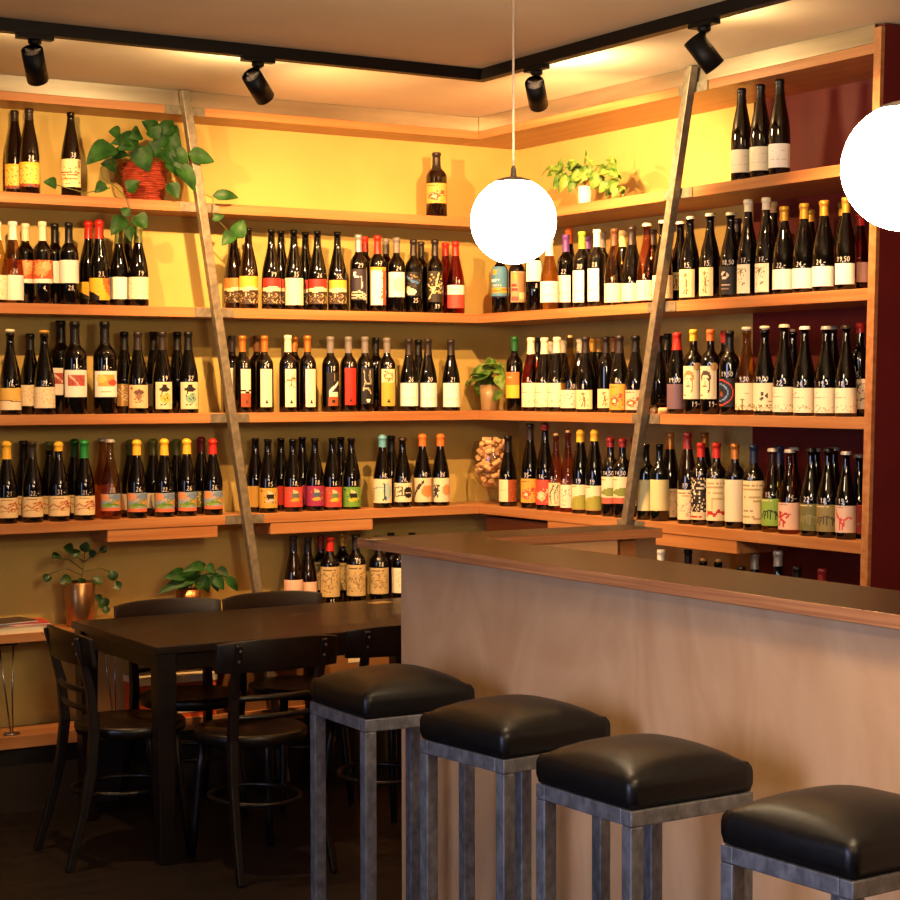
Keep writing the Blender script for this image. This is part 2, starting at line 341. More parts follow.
    if k == 'sprig': return Art('#2b2418').line([(.1, .1), (.5, .5), (.7, .95)], '#e2d29c').line([(.5, .5), (.9, .6)], '#e2d29c').line([(.4, .4), (.05, .55)], '#e2d29c').line([(.3, .3), (.75, .35)], '#c9b46c').speck(40, ['#e2d29c', '#b89c50'], .15, .25, .9, .9, 5)
    if k == 'ship': return Art('#4f86a8').rect(0, 0, 1, .06, 'navy').rect(.05, .12, 1, .3, 'gold').ell(.3, .82, .16, .1, 'gold').text(.55, .1, .6, 'white').text(.4, .1, .8, '#d8c690', 6).line([(.05, .2), (.95, .24)], '#8a6a2a').text(.5, .1, .6, 'white', 4)
    if k == 'tanart': return Art('#b08c64').ell(.3, .82, .14, .1, 'gold').rect(.05, .5, .4, .58, 'red').rect(.05, .38, .5, .45, 'red').rect(.05, .05, .5, .2, 'coral').ell(.75, .22, .2, .14, '#e0c98c').rect(.45, .3, 1, .95, '#a07a52')
    if k == 'figure': return Art('#e8d3a0').speck(26, ['#8a6a44', '#a58458'], .3, .1, .75, .85, int(c)).line([(.4, .1), (.55, .5), (.45, .85)], '#7a5a3a').line([(.6, .1), (.6, .6)], '#7a5a3a').ell(.5, .8, .1, .07, '#8a6a44')
    if k == 'emblem': return Art('#1b1512').ell(.4, .68, .2, .14, '#d9c7b0').ell(.4, .68, .09, .06, '#1b1512').line([(.2, .6), (.6, .85)], '#1b1512').rect(.2, .3, .65, .36, '#b89c84').rect(.25, .2, .6, .24, '#8f7664')
    if k == 'sketch': return Art('cream').text(.85, .1, .8, '#a09468').line([(.2, .7), (.5, .8), (.4, .6)], '#6a6040').line([(.5, .3), (.7, .35)], '#6a6040').speck(9, ['#6a6040'], .2, .3, .8, .8, int(c))
    if k == 'face':  # plain line portrait
        A = Art('#e8d6ac'); h = a[0]
        A.ell(.42, .66, .3, .2, h); A.ell(.42, .55, .21, .2, '#e8d6ac'); A.line([(.6, .6), (.66, .3), (.6, .22)], h)
        A.put(6, 13, '#5a4838'); A.put(9, 13, '#5a4838'); A.line([(.4, .5), (.4, .45)], '#b09878'); A.line([(.33, .39), (.48, .39)], '#a05a48'); A.text(.12, .1, .3, '#8a7650'); return A
    if k == 'arcs':
        A = Art('#141213')
        for rr, c2 in ((.72, 'coral'), (.6, 'navy'), (.48, 'sky'), (.34, 'navy')):
            for q in range(60):
                th = -PI/2+PI*q/59; A.put(int((.1+rr*math.cos(th))*NU), int((.5+rr*.62*math.sin(th))*NV), c2)
        A.ell(.25, .45, .1, .08, 'rust'); return A
    if k == 'meadow': return Art('#eedfb0').speck(46, ['#a08a4a', '#8c7a3c', '#c0a860'], 0, 0, 1, .2, 3).line([(.4, .05), (.42, .35)], '#7a6a34').ell(.42, .38, .07, .05, '#8a7a3a').text(.6, .5, .7, '#c9b480')
    if k == 'beans': return Art('#ecdfb4').ell(.5, .62, .06, .06, '#4a3a22').ell(.68, .55, .06, .08, '#4a3a22').ell(.48, .44, .07, .06, '#4a3a22').ell(.82, .34, .09, .04, '#a09060').speck(46, ['#a08a4a', '#6d6038', '#c0a860'], 0, 0, 1, .22, 3)
    if k == 'crumb': return Art('#f0e4bc').text(.62, .05, .5, '#d8a890').speck(26, ['#c9b48a', '#b59c70', '#d8b8a0'], 0, .05, 1, .3, int(c)).speck(4, ['red'] if len(a) > 1 else ['#cdbb90'], .08, .68, .2, .82, 2)
    if k == 'scrawl': return Art('#ecd3a0').line([(.1, .4), (.3, .6), (.5, .45), (.7, .65), (.9, .5)], '#c98a5a').line([(.5, .65), (.8, .75), (.9, .45), (.6, .4)], '#b9502c').line([(.2, .3), (.5, .35), (.75, .28)], '#c99a6a').speck(12, ['#a8401f', '#c9805a'], .5, .3, .95, .7, int(c)).text(.88, .3, .7, '#a08458')
    if k == 'tropic': return Art('#8a9fb0').ell(.2, .8, .25, .2, '#d89060').ell(.75, .75, .3, .2, '#6f84a4').rect(0, 0, 1, .16, '#d9704a').ell(.85, .45, .3, .2, '#c98a5a').line([(.1, .2), (.5, .5), (.8, .6)], 'green').line([(.1, .3), (.4, .35), (.9, .3)], 'green').ell(.3, .3, .25, .1, '#7aa040').ell(.6, .38, .25, .08, 'green').speck(24, ['#c9b050', '#7aa040', '#e0a070'], 0, .15, 1, .7, 2)
    if k == 'creature': return Art(c).ell(.55, .6, .16, .18, a[1]).ell(.55, .75, .12, .08, '#d9c8a0').ell(.55, .35, .2, .1, a[2]).speck(26, [a[1], a[2], '#e0cfa0'], .3, .2, .85, .85, 5).ell(.14, .86, .06, .05, a[1])
    if k == 'blue': return Art('#e8d6b0').ell(.72, .5, .2, .35, '#a9c4bc').line([(.55, .1), (.6, .6), (.55, .8)], '#26404a').line([(.62, .1), (.6, .5)], '#26404a').line([(.1, .1), (.1, .6)], '#26404a').line([(.1, .62), (.5, .66)], '#7aa0a8')
    if k == 'disc': return Art('#ead9b0').ell(.76, .5, .22, .3, '#1c1a18').rect(.6, .45, .95, .5, '#ead9b0').line([(.1, .2), (.15, .75), (.45, .8), (.5, .35), (.2, .3)], '#3a3228').line([(.25, .5), (.45, .6)], '#3a3228')
    if k == 'feather': return Art('#e8cfa4').ell(.72, .45, .28, .25, '#e08a4a').line([(.1, .2), (.3, .6), (.55, .9)], '#2a221c').line([(.2, .4), (.5, .8)], '#2a221c').line([(.15, .35), (.35, .75)], '#4a3c30')
    if k == 'dancer': return Art('#ecd8b0').ell(.75, .5, .22, .22, '#e0945a').line([(.2, .2), (.3, .5), (.2, .7)], '#3a3030').line([(.35, .2), (.3, .5), (.4, .7)], '#3a3030').ell(.3, .5, .12, .08, '#3a3030').speck(12, ['#3a3030'], .1, .2, .45, .75, 3)
    if k == 'half': return Art('#e8dcae').rect(.52, 0, 1, 1, 'rust').speck(12, ['#c0703c'], .55, 0, 1, 1, 3).text(.5, .1, .4, '#cfc090')
    if k == 'flower': return Art(c).ell(.4, .35, .25, .18, a[1]).ell(.4, .35, .1, .08, '#e8d0a0').speck(30, [a[1], '#e0c080', 'rust'], .05, .1, .9, .6, 6).text(.88, .1, .6, 'rust').ell(.75, .55, .1, .1, a[1])
    if k == 'abstract': return Art('#d6cfa0').line([(.3, .1), (.2, .5), (.5, .9)], '#3c3a2c').line([(.6, .1), (.5, .5), (.8, .9)], '#4a4836').speck(40, ['#4a4a34', '#8c8a60', '#b0a878'], .1, .05, .95, .95, 2)
    if k == 'dots': return Art('#ecdcb8').speck(26, ['#b9503c', '#7a3a2c', '#c08a50'], .08, .1, .92, .85, int(c))
    if k == 'hill': return Art('#e8dbb2').ell(.75, .25, .8, .33, '#9a9a3c').rect(0, 0, 1, .06, '#a87c3c').text(.92, .1, .4, '#a09060').ell(.1, .42, .06, .1, '#b5ac58')
    if k == 'hill2': return Art('#e6d6b0').ell(.7, .42, .62, .16, '#7d8a3a').rect(0, 0, 1, .24, '#b5604a').text(.9, .05, .35, '#a09060').ell(.1, .4, .08, .05, '#6b6a30')
    if k == 'wash': return Art('#e6d3a4').text(.9, .1, .9, '#8a7448').text(.78, .2, .7, '#c08a5a', 6).speck(34, ['#c0a878', '#a8906a', '#c9a0a0'], .05, .08, .95, .6, int(c))
    if k == 'mosaic': return Art('#d9c79c').rect(0, .16, 1, 1, '#221a16').speck(150, ['#d9c79c', '#b5a078', '#221a16', '#e8dcc0'], 0, .17, 1, 1, 2).text(.08, .05, .6, 'red')
    if k == 'scribe': return Art('#e6d4a2').text(.88, .1, .9, '#b59c68').text(.78, .1, .85, '#b59c68', 7).text(.66, .1, .8, '#c0a874', 2).line([(.35, .3), (.35, .5), (.75, .5)], '#c0a874').line([(.1, .12), (.3, .22), (.45, .1), (.6, .26), (.8, .14), (.95, .28)], 'red').line([(.15, .2), (.4, .16), (.7, .22), (.9, .16)], 'red')
    if k == 'letterp': return Art('#e6d4a0').text(.88, .05, .95, '#a89060').text(.8, .1, .9, '#b59c68', 7).text(.62, .05, .9, '#b59c68', 2).line([(.5, .1), (.8, .1), (.8, .5), (.5, .5)], '#b59c68').text(.28, .05, .5, '#a89060', 8).text(.15, .05, .6, '#b59c68', 3)
    if k == 'beast':  # a small line-drawn animal on a coloured ground
        A = Art(c); l = a[1]
        A.text(.92, .1, .7, '#d8c890', 3); A.line([(.1, .3), (.2, .5), (.5, .56), (.75, .5), (.88, .3)], l); A.line([(.3, .5), (.25, .25)], l); A.line([(.55, .52), (.5, .25)], l); A.line([(.72, .5), (.74, .25)], l); A.line([(.4, .53), (.42, .28)], l); return A
    if k == 'monkey': return Art(c).text(.92, .1, .5, '#b08a70', 3).line([(.1, .15), (.2, .4), (.15, .65), (.25, .6)], a[1]).line([(.2, .4), (.35, .3), (.3, .12)], a[1]).line([(.2, .45), (.4, .62), (.5, .55), (.42, .42)], a[1]).line([(.18, .4), (.1, .5)], a[1])
    if k == 'giraffe': return Art(c).text(.92, .1, .6, '#b08a70', 3).line([(.1, .85), (.15, .7), (.3, .5), (.5, .48)], a[1]).line([(.12, .82), (.2, .62), (.32, .45)], a[1]).line([(.3, .5), (.32, .1)], a[1]).line([(.38, .5), (.4, .1)], a[1]).line([(.5, .48), (.62, .58), (.75, .5)], a[1]).line([(.48, .48), (.48, .25)], a[1])
    return Art(c)
STROKES = {
 '0': [[(.3, 1), (.08, .8), (.05, .3), (.28, 0), (.5, .25), (.52, .75), (.3, 1)]], '1': [[(.12, .75), (.3, 1), (.3, 0)]],
 '2': [[(.05, .8), (.25, 1), (.48, .8), (.4, .5), (.05, .02), (.55, .04)]], '3': [[(.06, .92), (.4, 1), (.45, .72), (.22, .55), (.5, .4), (.4, .08), (.04, .06)]],
 '4': [[(.38, 0), (.38, 1), (.04, .38), (.56, .38)]], '5': [[(.5, 1), (.12, .98), (.1, .6), (.42, .58), (.48, .2), (.25, 0), (.04, .1)]],
 '6': [[(.44, 1), (.12, .6), (.06, .2), (.28, 0), (.5, .2), (.4, .48), (.1, .36)]], '7': [[(.04, .96), (.52, 1), (.22, 0)], [(.14, .5), (.46, .52)]],
 '8': [[(.3, .52), (.08, .76), (.3, 1), (.5, .78), (.3, .52), (.06, .24), (.28, 0), (.54, .22), (.3, .52)]], '9': [[(.5, .8), (.26, 1), (.06, .74), (.26, .52), (.5, .78), (.46, .3), (.3, 0)]],
 ',': [[(.14, .1), (.06, -.16)]], '-': [[(.05, .42), (.5, .46)]], '.': [[(.1, .0), (.12, .08)]]}
def price_mesh(txt, rz, th0, zc, s_off, hgt):
    bm = new(); x = 0; segs = []
    for ch in txt:
        w = .3 if ch in ',.' else .62
        for st in STROKES.get(ch, []): segs.append([((x+a*.86+.08*b)*hgt, b*hgt) for a, b in st])
        x += w
    tot = x*hgt; lw = .0009
    for st in segs:
        pts = []
        for (a, b), (c, d) in zip(st, st[1:]):
            for k in range(3): pts.append((a+(c-a)*k/3, b+(d-b)*k/3))
        pts.append(st[-1]); prev = None
        for i, (a, b) in enumerate(pts):
            a2, b2 = pts[min(i+1, len(pts)-1)]; a1, b1 = pts[max(i-1, 0)]
            dx, dz = a2-a1, b2-b1; L = math.hypot(dx, dz) or 1; nx, nz = -dz/L*lw, dx/L*lw
            cur = []
            for sg in (1, -1):
                s = a+nx*sg-tot/2+s_off; z = zc+b+nz*sg; r = rz(z)+.0012
                th = th0+s/max(rz(z), .012); cur.append(bm.verts.new((r*math.cos(th), r*math.sin(th), z)))
            if prev: bm.faces.new((prev[0], prev[1], cur[1], cur[0]))
            prev = cur
    return bm
CAPKIND = {}
def make_bottle(label, group, pos, h, R, shape, glass, cap, caplo, spec, z0, z1, rot, half, price, pplace, badge=None):
    t = thing('wine_bottle', label, 'wine bottle', pos, 0, group)
    rz = rad_at(shape, R, h)
    bm = new(); lathe(bm, [(r*R, z*h) for r, z in PROF[shape]], 22)
    obj('glass_body', bm, GLASSES[glass], t)
    d = CAM-Vector(pos); phi = math.atan2(d.y, d.x)
    rn = .37*R+.0012; top = h
    if cap:
        c, kind = (cap.split('/')+['foil'])[:2]; bm = new()
        if kind == 'foil':
            lo = caplo; n = 5
            lathe(bm, [(rz(lo+(h*.952-lo)*i/n)+.0011, lo+(h*.952-lo)*i/n) for i in range(n+1)]+[(.41*R+.0014, h*.957), (.41*R+.0014, h*.985), (.37*R+.001, h+.0015)], 16, cap0=False)
            m = flat(c, .35, .5 if c in ('silver', 'copper', 'gold') else 0)
        elif kind == 'wax':
            lo = caplo; n = 5
            lathe(bm, [(rz(lo+(h*.95-lo)*i/n)+.0022, lo+(h*.95-lo)*i/n) for i in range(n+1)]+[(.43*R+.002, h*.96), (.42*R+.002, h*.985), (.30*R, h+.004), (.12*R, h+.006)], 16, cap0=False); m = flat(c, .3)
        elif kind == 'crown':
            lathe(bm, [(.0196, h-.009), (.0186, h-.002), (.0165, h+.0022), (.009, h+.0032)], 18, cap0=False); m = flat(c, .35, .3)
        elif kind == 'tcork':
            lathe(bm, [(.0105, h+.0002), (.0105, h+.004), (.0175, h+.0045), (.0182, h+.008), (.0175, h+.013), (.014, h+.0145)], 18); m = flat(c, .5)
        elif kind == 'cork':
            lathe(bm, [(.0095, h+.0002), (.0095, h+.009), (.008, h+.0105)], 14); m = CORK
        o = obj('capsule' if kind in ('foil', 'wax') else ('crown_cap' if kind == 'crown' else 'stopper'), bm, m, t)
    if spec:
        A = art(spec); th0 = phi+math.radians(rot); ha = math.radians(half)
        bm = new(); cl = bm.loops.layers.float_color.new('Print'); g = []
        for j in range(NV+1):
            z = z0+(z1-z0)*j/NV; r = rz(z)+.0007
            g.append([bm.verts.new((r*math.cos(th0-ha+2*ha*i/NU), r*math.sin(th0-ha+2*ha*i/NU), z)) for i in range(NU+1)])
        for j in range(NV):
            for i in range(NU):
                f = bm.faces.new((g[j][i], g[j][i+1], g[j+1][i+1], g[j+1][i])); f.smooth = True
                for l in f.loops: l[cl] = (*A.g[j][i], 1)
        obj('label', bm, PAPER, t)
        if badge:
            bm = new(); rr = .015; zc = z1-.002; c0 = th0+ha*.75
            vs = [bm.verts.new(((rz(zc)+.0015)*math.cos(c0), (rz(zc)+.0015)*math.sin(c0), zc))]
            for i in range(16):
                th = c0+rr*math.cos(2*PI*i/16)/R; z = zc+rr*math.sin(2*PI*i/16); r = rz(z)+.0015
                vs.append(bm.verts.new((r*math.cos(th), r*math.sin(th), z)))
            for i in range(16): bm.faces.new((vs[0], vs[1+i], vs[1+(i+1) % 16]))
            obj('round_seal', bm, flat('tan'), t)
    if price:
        hg = .0185 if len(price) < 4 else .0165
        if pplace == 'b': zc, so = z0-.028, .010
        elif pplace == 'l': zc, so = z1+.006, -.010
        else: zc, so = z1+.006, .010
        obj('price_mark', price_mesh(price, rz, phi, zc, so, hg), CHALK, t)
    return t
# rows:  (x px, top px, row, shape, glass, cap, cap-low px, label art, label-top px, label-bottom px, turn, half-angle, price, place)
W = 80
def b(x, top, row='f', sh='U', gl='k', cap=None, cl=0, art=None, lt=0, lb=0, rot=0, half=W, pr=None, pp='r', R=None, badge=None):
    return dict(x=x, top=top, row=row, sh=sh, gl=gl, cap=cap, cl=cl, art=art, lt=lt, lb=lb, rot=rot, half=half, pr=pr, pp=pp, R=R, badge=badge)
SHELVES = []
def shelf(wall, z, where, rows): SHELVES.append((wall, z, where, rows))
T1, T2, T3, T4 = ZS
shelf('L', T1, 'top left shelf', [
 b(15, 111, 'm', 'F', 'b', 'dark/foil', 122, 'sun', 164, 189), b(29.5, 109, 'f', 'F', 'b', 'dark/foil', 121, 'sun', 162, 187, 0, W, '28,', 'r'),
 b(71, 112.5, 'f', 'F', 'b', None, 0, 'letters', 159, 187, 0, 70, '38', 'r'), b(436.5, 153, 'f', 'M', 'b', 'dark/foil', 172, 'flower:#d9a04a:coral', 183, 203, 0, 70)])
shelf('R', T1, 'top right shelf', [
 b(741.5, 89, 'f', 'F', 'b', 'black/foil', 103, 'plain:cream', 149, 172, -8), b(760.5, 85, 'f', 'F', 'b', 'black/foil', 99, 'plain:cream', 146, 170, -8), b(779.5, 80, 'f', 'F', 'b', 'black/foil', 95, 'plain:white', 143, 167, -8)])
shelf('L', T2, 'second left shelf', [
 b(-3, 222, 'f', 'U', 'y', 'white/foil', 240, 'mottle:cream', 275, 300), b(13, 222, 'f', 'U', 'a', 'white/foil', 240, 'bare:white', 275, 300, 0, W, '26', 'r'),
 b(25.5, 224, 'm', 'B', 'k', 'cream/foil', 241, 'artband:2', 260, 283), b(42.5, 222, 'f', 'B', 'k', 'cream/foil', 241, 'artband:4', 260, 283, 0, W, '4,', 'b'),
 b(55, 224, 'b', 'B', 'k', 'black/foil', 243, 'bare:white', 261, 283), b(69, 223, 'f', 'B', 'k', 'black/foil', 243, 'bare:white', 260, 283, 0, W, '28,', 'b'),
 b(89, 222, 'm', 'U', 'k', 'red/wax', 239, 'swoop', 282, 299), b(99.5, 221, 'f', 'U', 'k', 'red/wax', 239, 'swoop', 278, 300, 0, W, '23,', 'r'),
 b(119, 229, 'm', 'U', 'k', 'olivecap/wax', 244, 'bare:white', 277, 299), b(128, 229, 'b', 'U', 'k', 'olivecap/wax', 244, 'bare:white', 277, 299), b(138.5, 227, 'f', 'U', 'k', 'olivecap/wax', 243, 'mottle:cream', 277, 299, 4, 74, '19', 'r'),
 b(234, 229, 'm', 'U', 'b', None, 0, 'land:#c9803a', 278, 303), b(248.5, 228, 'f', 'U', 'b', None, 0, 'land:#e0ac3c', 276, 304, 4, 70, '55', 'r'),
 b(271.5, 229.5, 'f', 'U', 'k', None, 0, 'land:#a82c22:#e8d2a6', 278, 304, 4, 66, '79', 'r'), b(281, 231, 'b', 'U', 'k', None, 0, 'land:#a82c22', 279, 304), b(294, 230, 'f', 'U', 'k', None, 0, 'plain:cream', 278, 305, 4, 66, '35', 'r'),
 b(305.5, 232, 'b', 'U', 'k', None, 0, 'land:#a82c22', 280, 305), b(317.5, 231, 'f', 'U', 'k', None, 0, 'land:#a82c22:#e8d2a6', 279, 304, 4, 66, '26', 'r'), b(337.5, 232, 'f', 'U', 'k', None, 0, 'land:#e0ac3c:#e8d2a6', 280, 304, 4, 66, '55,', 'r'),
 b(358.5, 235, 'f', 'B', 'k', 'silver/foil', 252, 'moon', 269, 300, 4, 58, '29', 'r'), b(365, 237, 'b', 'B', 'k', 'red/foil', 252), b(377.5, 236, 'f', 'B', 'k', 'red/foil', 254, 'torn', 267, 305, 8, 62, '17', 'r'),
 b(386, 239, 'b', 'B', 'k', 'grey/foil', 254), b(396.5, 238, 'f', 'B', 'k', 'grey/foil', 253, 'stem', 272, 297, 0, 66, '24', 'r'), b(413.5, 240, 'f', 'B', 'k', 'dark/foil', 256, 'night', 272, 296, 0, 60, '25', 'b'),
 b(421, 242, 'b', 'B', 'k', 'dark/foil', 256), b(435, 240, 'f', 'B', 'k', 'dark/foil', 256, 'sprig', 271, 302, 4, 60, '39', 'b'), b(445.5, 243, 'b', 'U', 'r', 'red/foil', 256), b(455.5, 242, 'f', 'U', 'r', 'red/foil', 256, 'block:white:coral:.58', 285, 308, 4, 70, '14', 'r')])
shelf('R', T2, 'second right shelf', [
 b(500, 247, 'f', 'B', 'k', 'navy/foil', 262, 'ship', 266, 297, -14, 66), b(517, 247, 'f', 'B', 'k', 'dark/foil', 262, 'tanart', 271, 302, 10, 55), b(534, 238, 'f', 'B', 'k', 'white/foil', 255, 'bare:white', 260, 281, 0, 60, '8', 'b'),
 b(549.5, 240, 'f', 'U', 'a', 'white/foil', 256, 'plain:white', 281, 302, 0, 70), b(566, 235, 'm', 'B', 'k', 'purple/foil', 252, 'plain:white', 275, 302, -30, 60, '22', 'l'), b(569, 228, 'b', 'U', 'k', 'orange/foil', 244), 
 b(582, 232, 'f', 'B', 'k', 'lime/foil', 249, 'plain:white', 270, 302, -38, 50, '20', 'l'), b(587.5, 237, 'b', 'B', 'k', 'purple/foil', 249), b(597, 230, 'f', 'B', 'k', 'white/foil', 247, 'plain:white', 268, 301, -38, 50, '28', 'l'), b(602.5, 233, 'b', 'B', 'k', 'grey/foil', 248),
 b(614.5, 229, 'f', 'U', 'a', 'brown/foil', 246, 'plain:cream', 283, 302, -10, 70, '9', 'l'), b(622.5, 231, 'b', 'U', 'k', 'pale/foil', 247), b(632, 227, 'f', 'U', 'k', 'dark/foil', 245, 'plain:cream', 283, 302, -10, 70, '9', 'l'),
 b(647, 224, 'f', 'U', 'p', 'cream/crown', 0, 'mottle:cream', 280, 300, -6, 76, '8,', 'l'), b(653, 230, 'b', 'U', 'k', 'dark/foil', 245), b(663, 221, 'f', 'U', 'k', 'cream/crown', 0, 'mottle:cream', 275, 298, -6, 74, '5', 'l'),
 b(680.5, 222, 'm', 'U', 'k', 'cream/crown', 0, 'figure:3', 272, 290, -30, 50), b(690, 217, 'f', 'U', 'k', 'cream/crown', 0, 'figure:4', 269, 297, -25, 50, '15,', 'l'), b(710, 214, 'f', 'U', 'k', 'cream/crown', 0, 'figure:6', 267, 297, -30, 46, '15,', 'l'),
 b(730.5, 213, 'f', 'U', 'k', 'cream/crown', 0, 'emblem', 266, 297, -22, 60, '18,50', 'l'), b(737, 219, 'b', 'U', 'k', 'dark/foil', 232), b(748, 200, 'f', 'C', 'k', 'cream/foil', 212, 'sketch:2', 264, 293, -35, 44, '17,-', 'l'), b(766, 198, 'f', 'C', 'k', 'cream/foil', 210, 'sketch:5', 263, 293, -32, 46, '17,-', 'l'),
 b(773, 202, 'b', 'C', 'k', 'tan/foil', 213, 'bare:white', 279, 290), b(784, 207, 'f', 'U', 'k', 'gold/foil', 221, 'bare:white', 269, 289, -12, 70, '22,-', 'l'), b(804, 204, 'f', 'U', 'k', 'gold/foil', 219, 'bare:white', 268, 288, -16, 66, '24,-', 'l'), b(810, 210, 'b', 'U', 'k', 'gold/foil', 222),
 b(824, 201, 'f', 'U', 'k', 'gold/foil', 216, 'bare:white', 266, 286, -14, 66, '24,-', 'l'), b(843, 203, 'b', 'U', 'k', 'gold/foil', 216), b(846, 198, 'f', 'U', 'k', 'gold/foil', 213, 'bare:white', 263, 284, -14, 66, '19,50', 'l', .036), b(860, 214, 'f', 'U', 'r', 'red/wax', 226, 'plain:pink', 262, 282, -4, 76, '8,-', 'l', .034)])
shelf('L', T3, 'third left shelf', [
 b(10.5, 333, 'f', 'U', 'k', 'cream/tcork', 0, 'goldband', 388, 410, 0, W, '16,-', 'r'), b(30.5, 334, 'm', 'U', 'k', 'black/foil', 350, 'mottle:cream', 385, 406), b(44.5, 334, 'f', 'U', 'k', 'gold/tcork', 0, 'mottle:cream', 387, 408, 0, W, '22,-', 'r'),
 b(61, 321, 'b', 'M', 'k', 'black/foil', 343, 'redsq', 368, 395), b(75, 322, 'f', 'M', 'k', 'black/foil', 343, 'redsq', 370, 397, 8, 66, '18,-', 'r'), b(105, 322, 'f', 'M', 'k', 'black/foil', 343, 'sunset', 371, 397, 8, 66, '19,-', 'r'),
 b(124.5, 332, 'm', 'U', 'k', 'black/foil', 350, 'mottle:tan', 384, 406), b(138, 332, 'f', 'U', 'k', 'dark/foil', 350, 'bust', 385, 408, 6, 66, '17', 'r'), b(154, 332, 'b', 'U', 'k', 'black/foil', 350, 'bare:cream', 384, 406), b(162.5, 332, 'f', 'U', 'k', 'dark/foil', 350, 'hatman:#e0b44c', 382, 409, 12, 54, '19', 'r'),
 b(177.5, 332, 'm', 'U', 'k', 'black/foil', 350), b(188.5, 332, 'f', 'U', 'k', 'black/foil', 350, 'hatman:#7ea88a', 382, 409, 10, 60, '32', 'r'),
 b(232, 336, 'm', 'B', 'k', 'dark/foil', 352, 'strip:cream', 368, 400, 20, 30), b(242.5, 336, 'f', 'B', 'k', 'copper/foil', 352, 'strip:cream:brown', 369, 407, 26, 36, '18', 'r'), b(257, 336, 'b', 'B', 'k', 'brown/foil', 352), b(264.5, 336, 'f', 'B', 'k', 'copper/foil', 352, 'strip:cream', 369, 407, 14, 40, '24', 'r'),
 b(288, 335.5, 'f', 'B', 'k', 'cream/foil', 352, 'strip:cream:plant', 369, 407, 22, 40, '26', 'r'), b(294.5, 337, 'b', 'B', 'k', 'copper/foil', 352), b(307.5, 336, 'f', 'B', 'k', 'copper/foil', 352, 'strip:cream', 369, 407, 26, 38, '24', 'r'), b(330.5, 337, 'f', 'B', 'k', 'grey/foil', 353, 'blackshape', 372, 406, 20, 44, '18', 'r'),
 b(348.5, 337, 'f', 'B', 'k', 'grey/foil', 353, 'strip:red', 368, 405, 16, 40, '16', 'r'), b(365, 337, 'f', 'B', 'k', 'grey/foil', 353, 'blackdraw', 368, 404, 18, 42, '24', 'r'), b(376, 338, 'b', 'B', 'k', 'black/foil', 353), b(387, 338, 'f', 'B', 'k', 'grey/foil', 353, 'strip:#d9a23e:scroll', 369, 406, 12, 50, '26', 'r'),
 b(409, 339, 'f', 'U', 'k', 'dark/foil', 355, 'plain:white', 383, 406, 4, 72, '26', 'r'), b(418.5, 340, 'b', 'U', 'k', 'black/foil', 355), b(428, 339, 'f', 'U', 'k', 'dark/foil', 355, 'plain:white', 383, 407, 8, 68, '20', 'r'), b(451, 340, 'f', 'U', 'k', 'dark/foil', 355, 'plain:white', 383, 407, 8, 68, '21', 'r')])
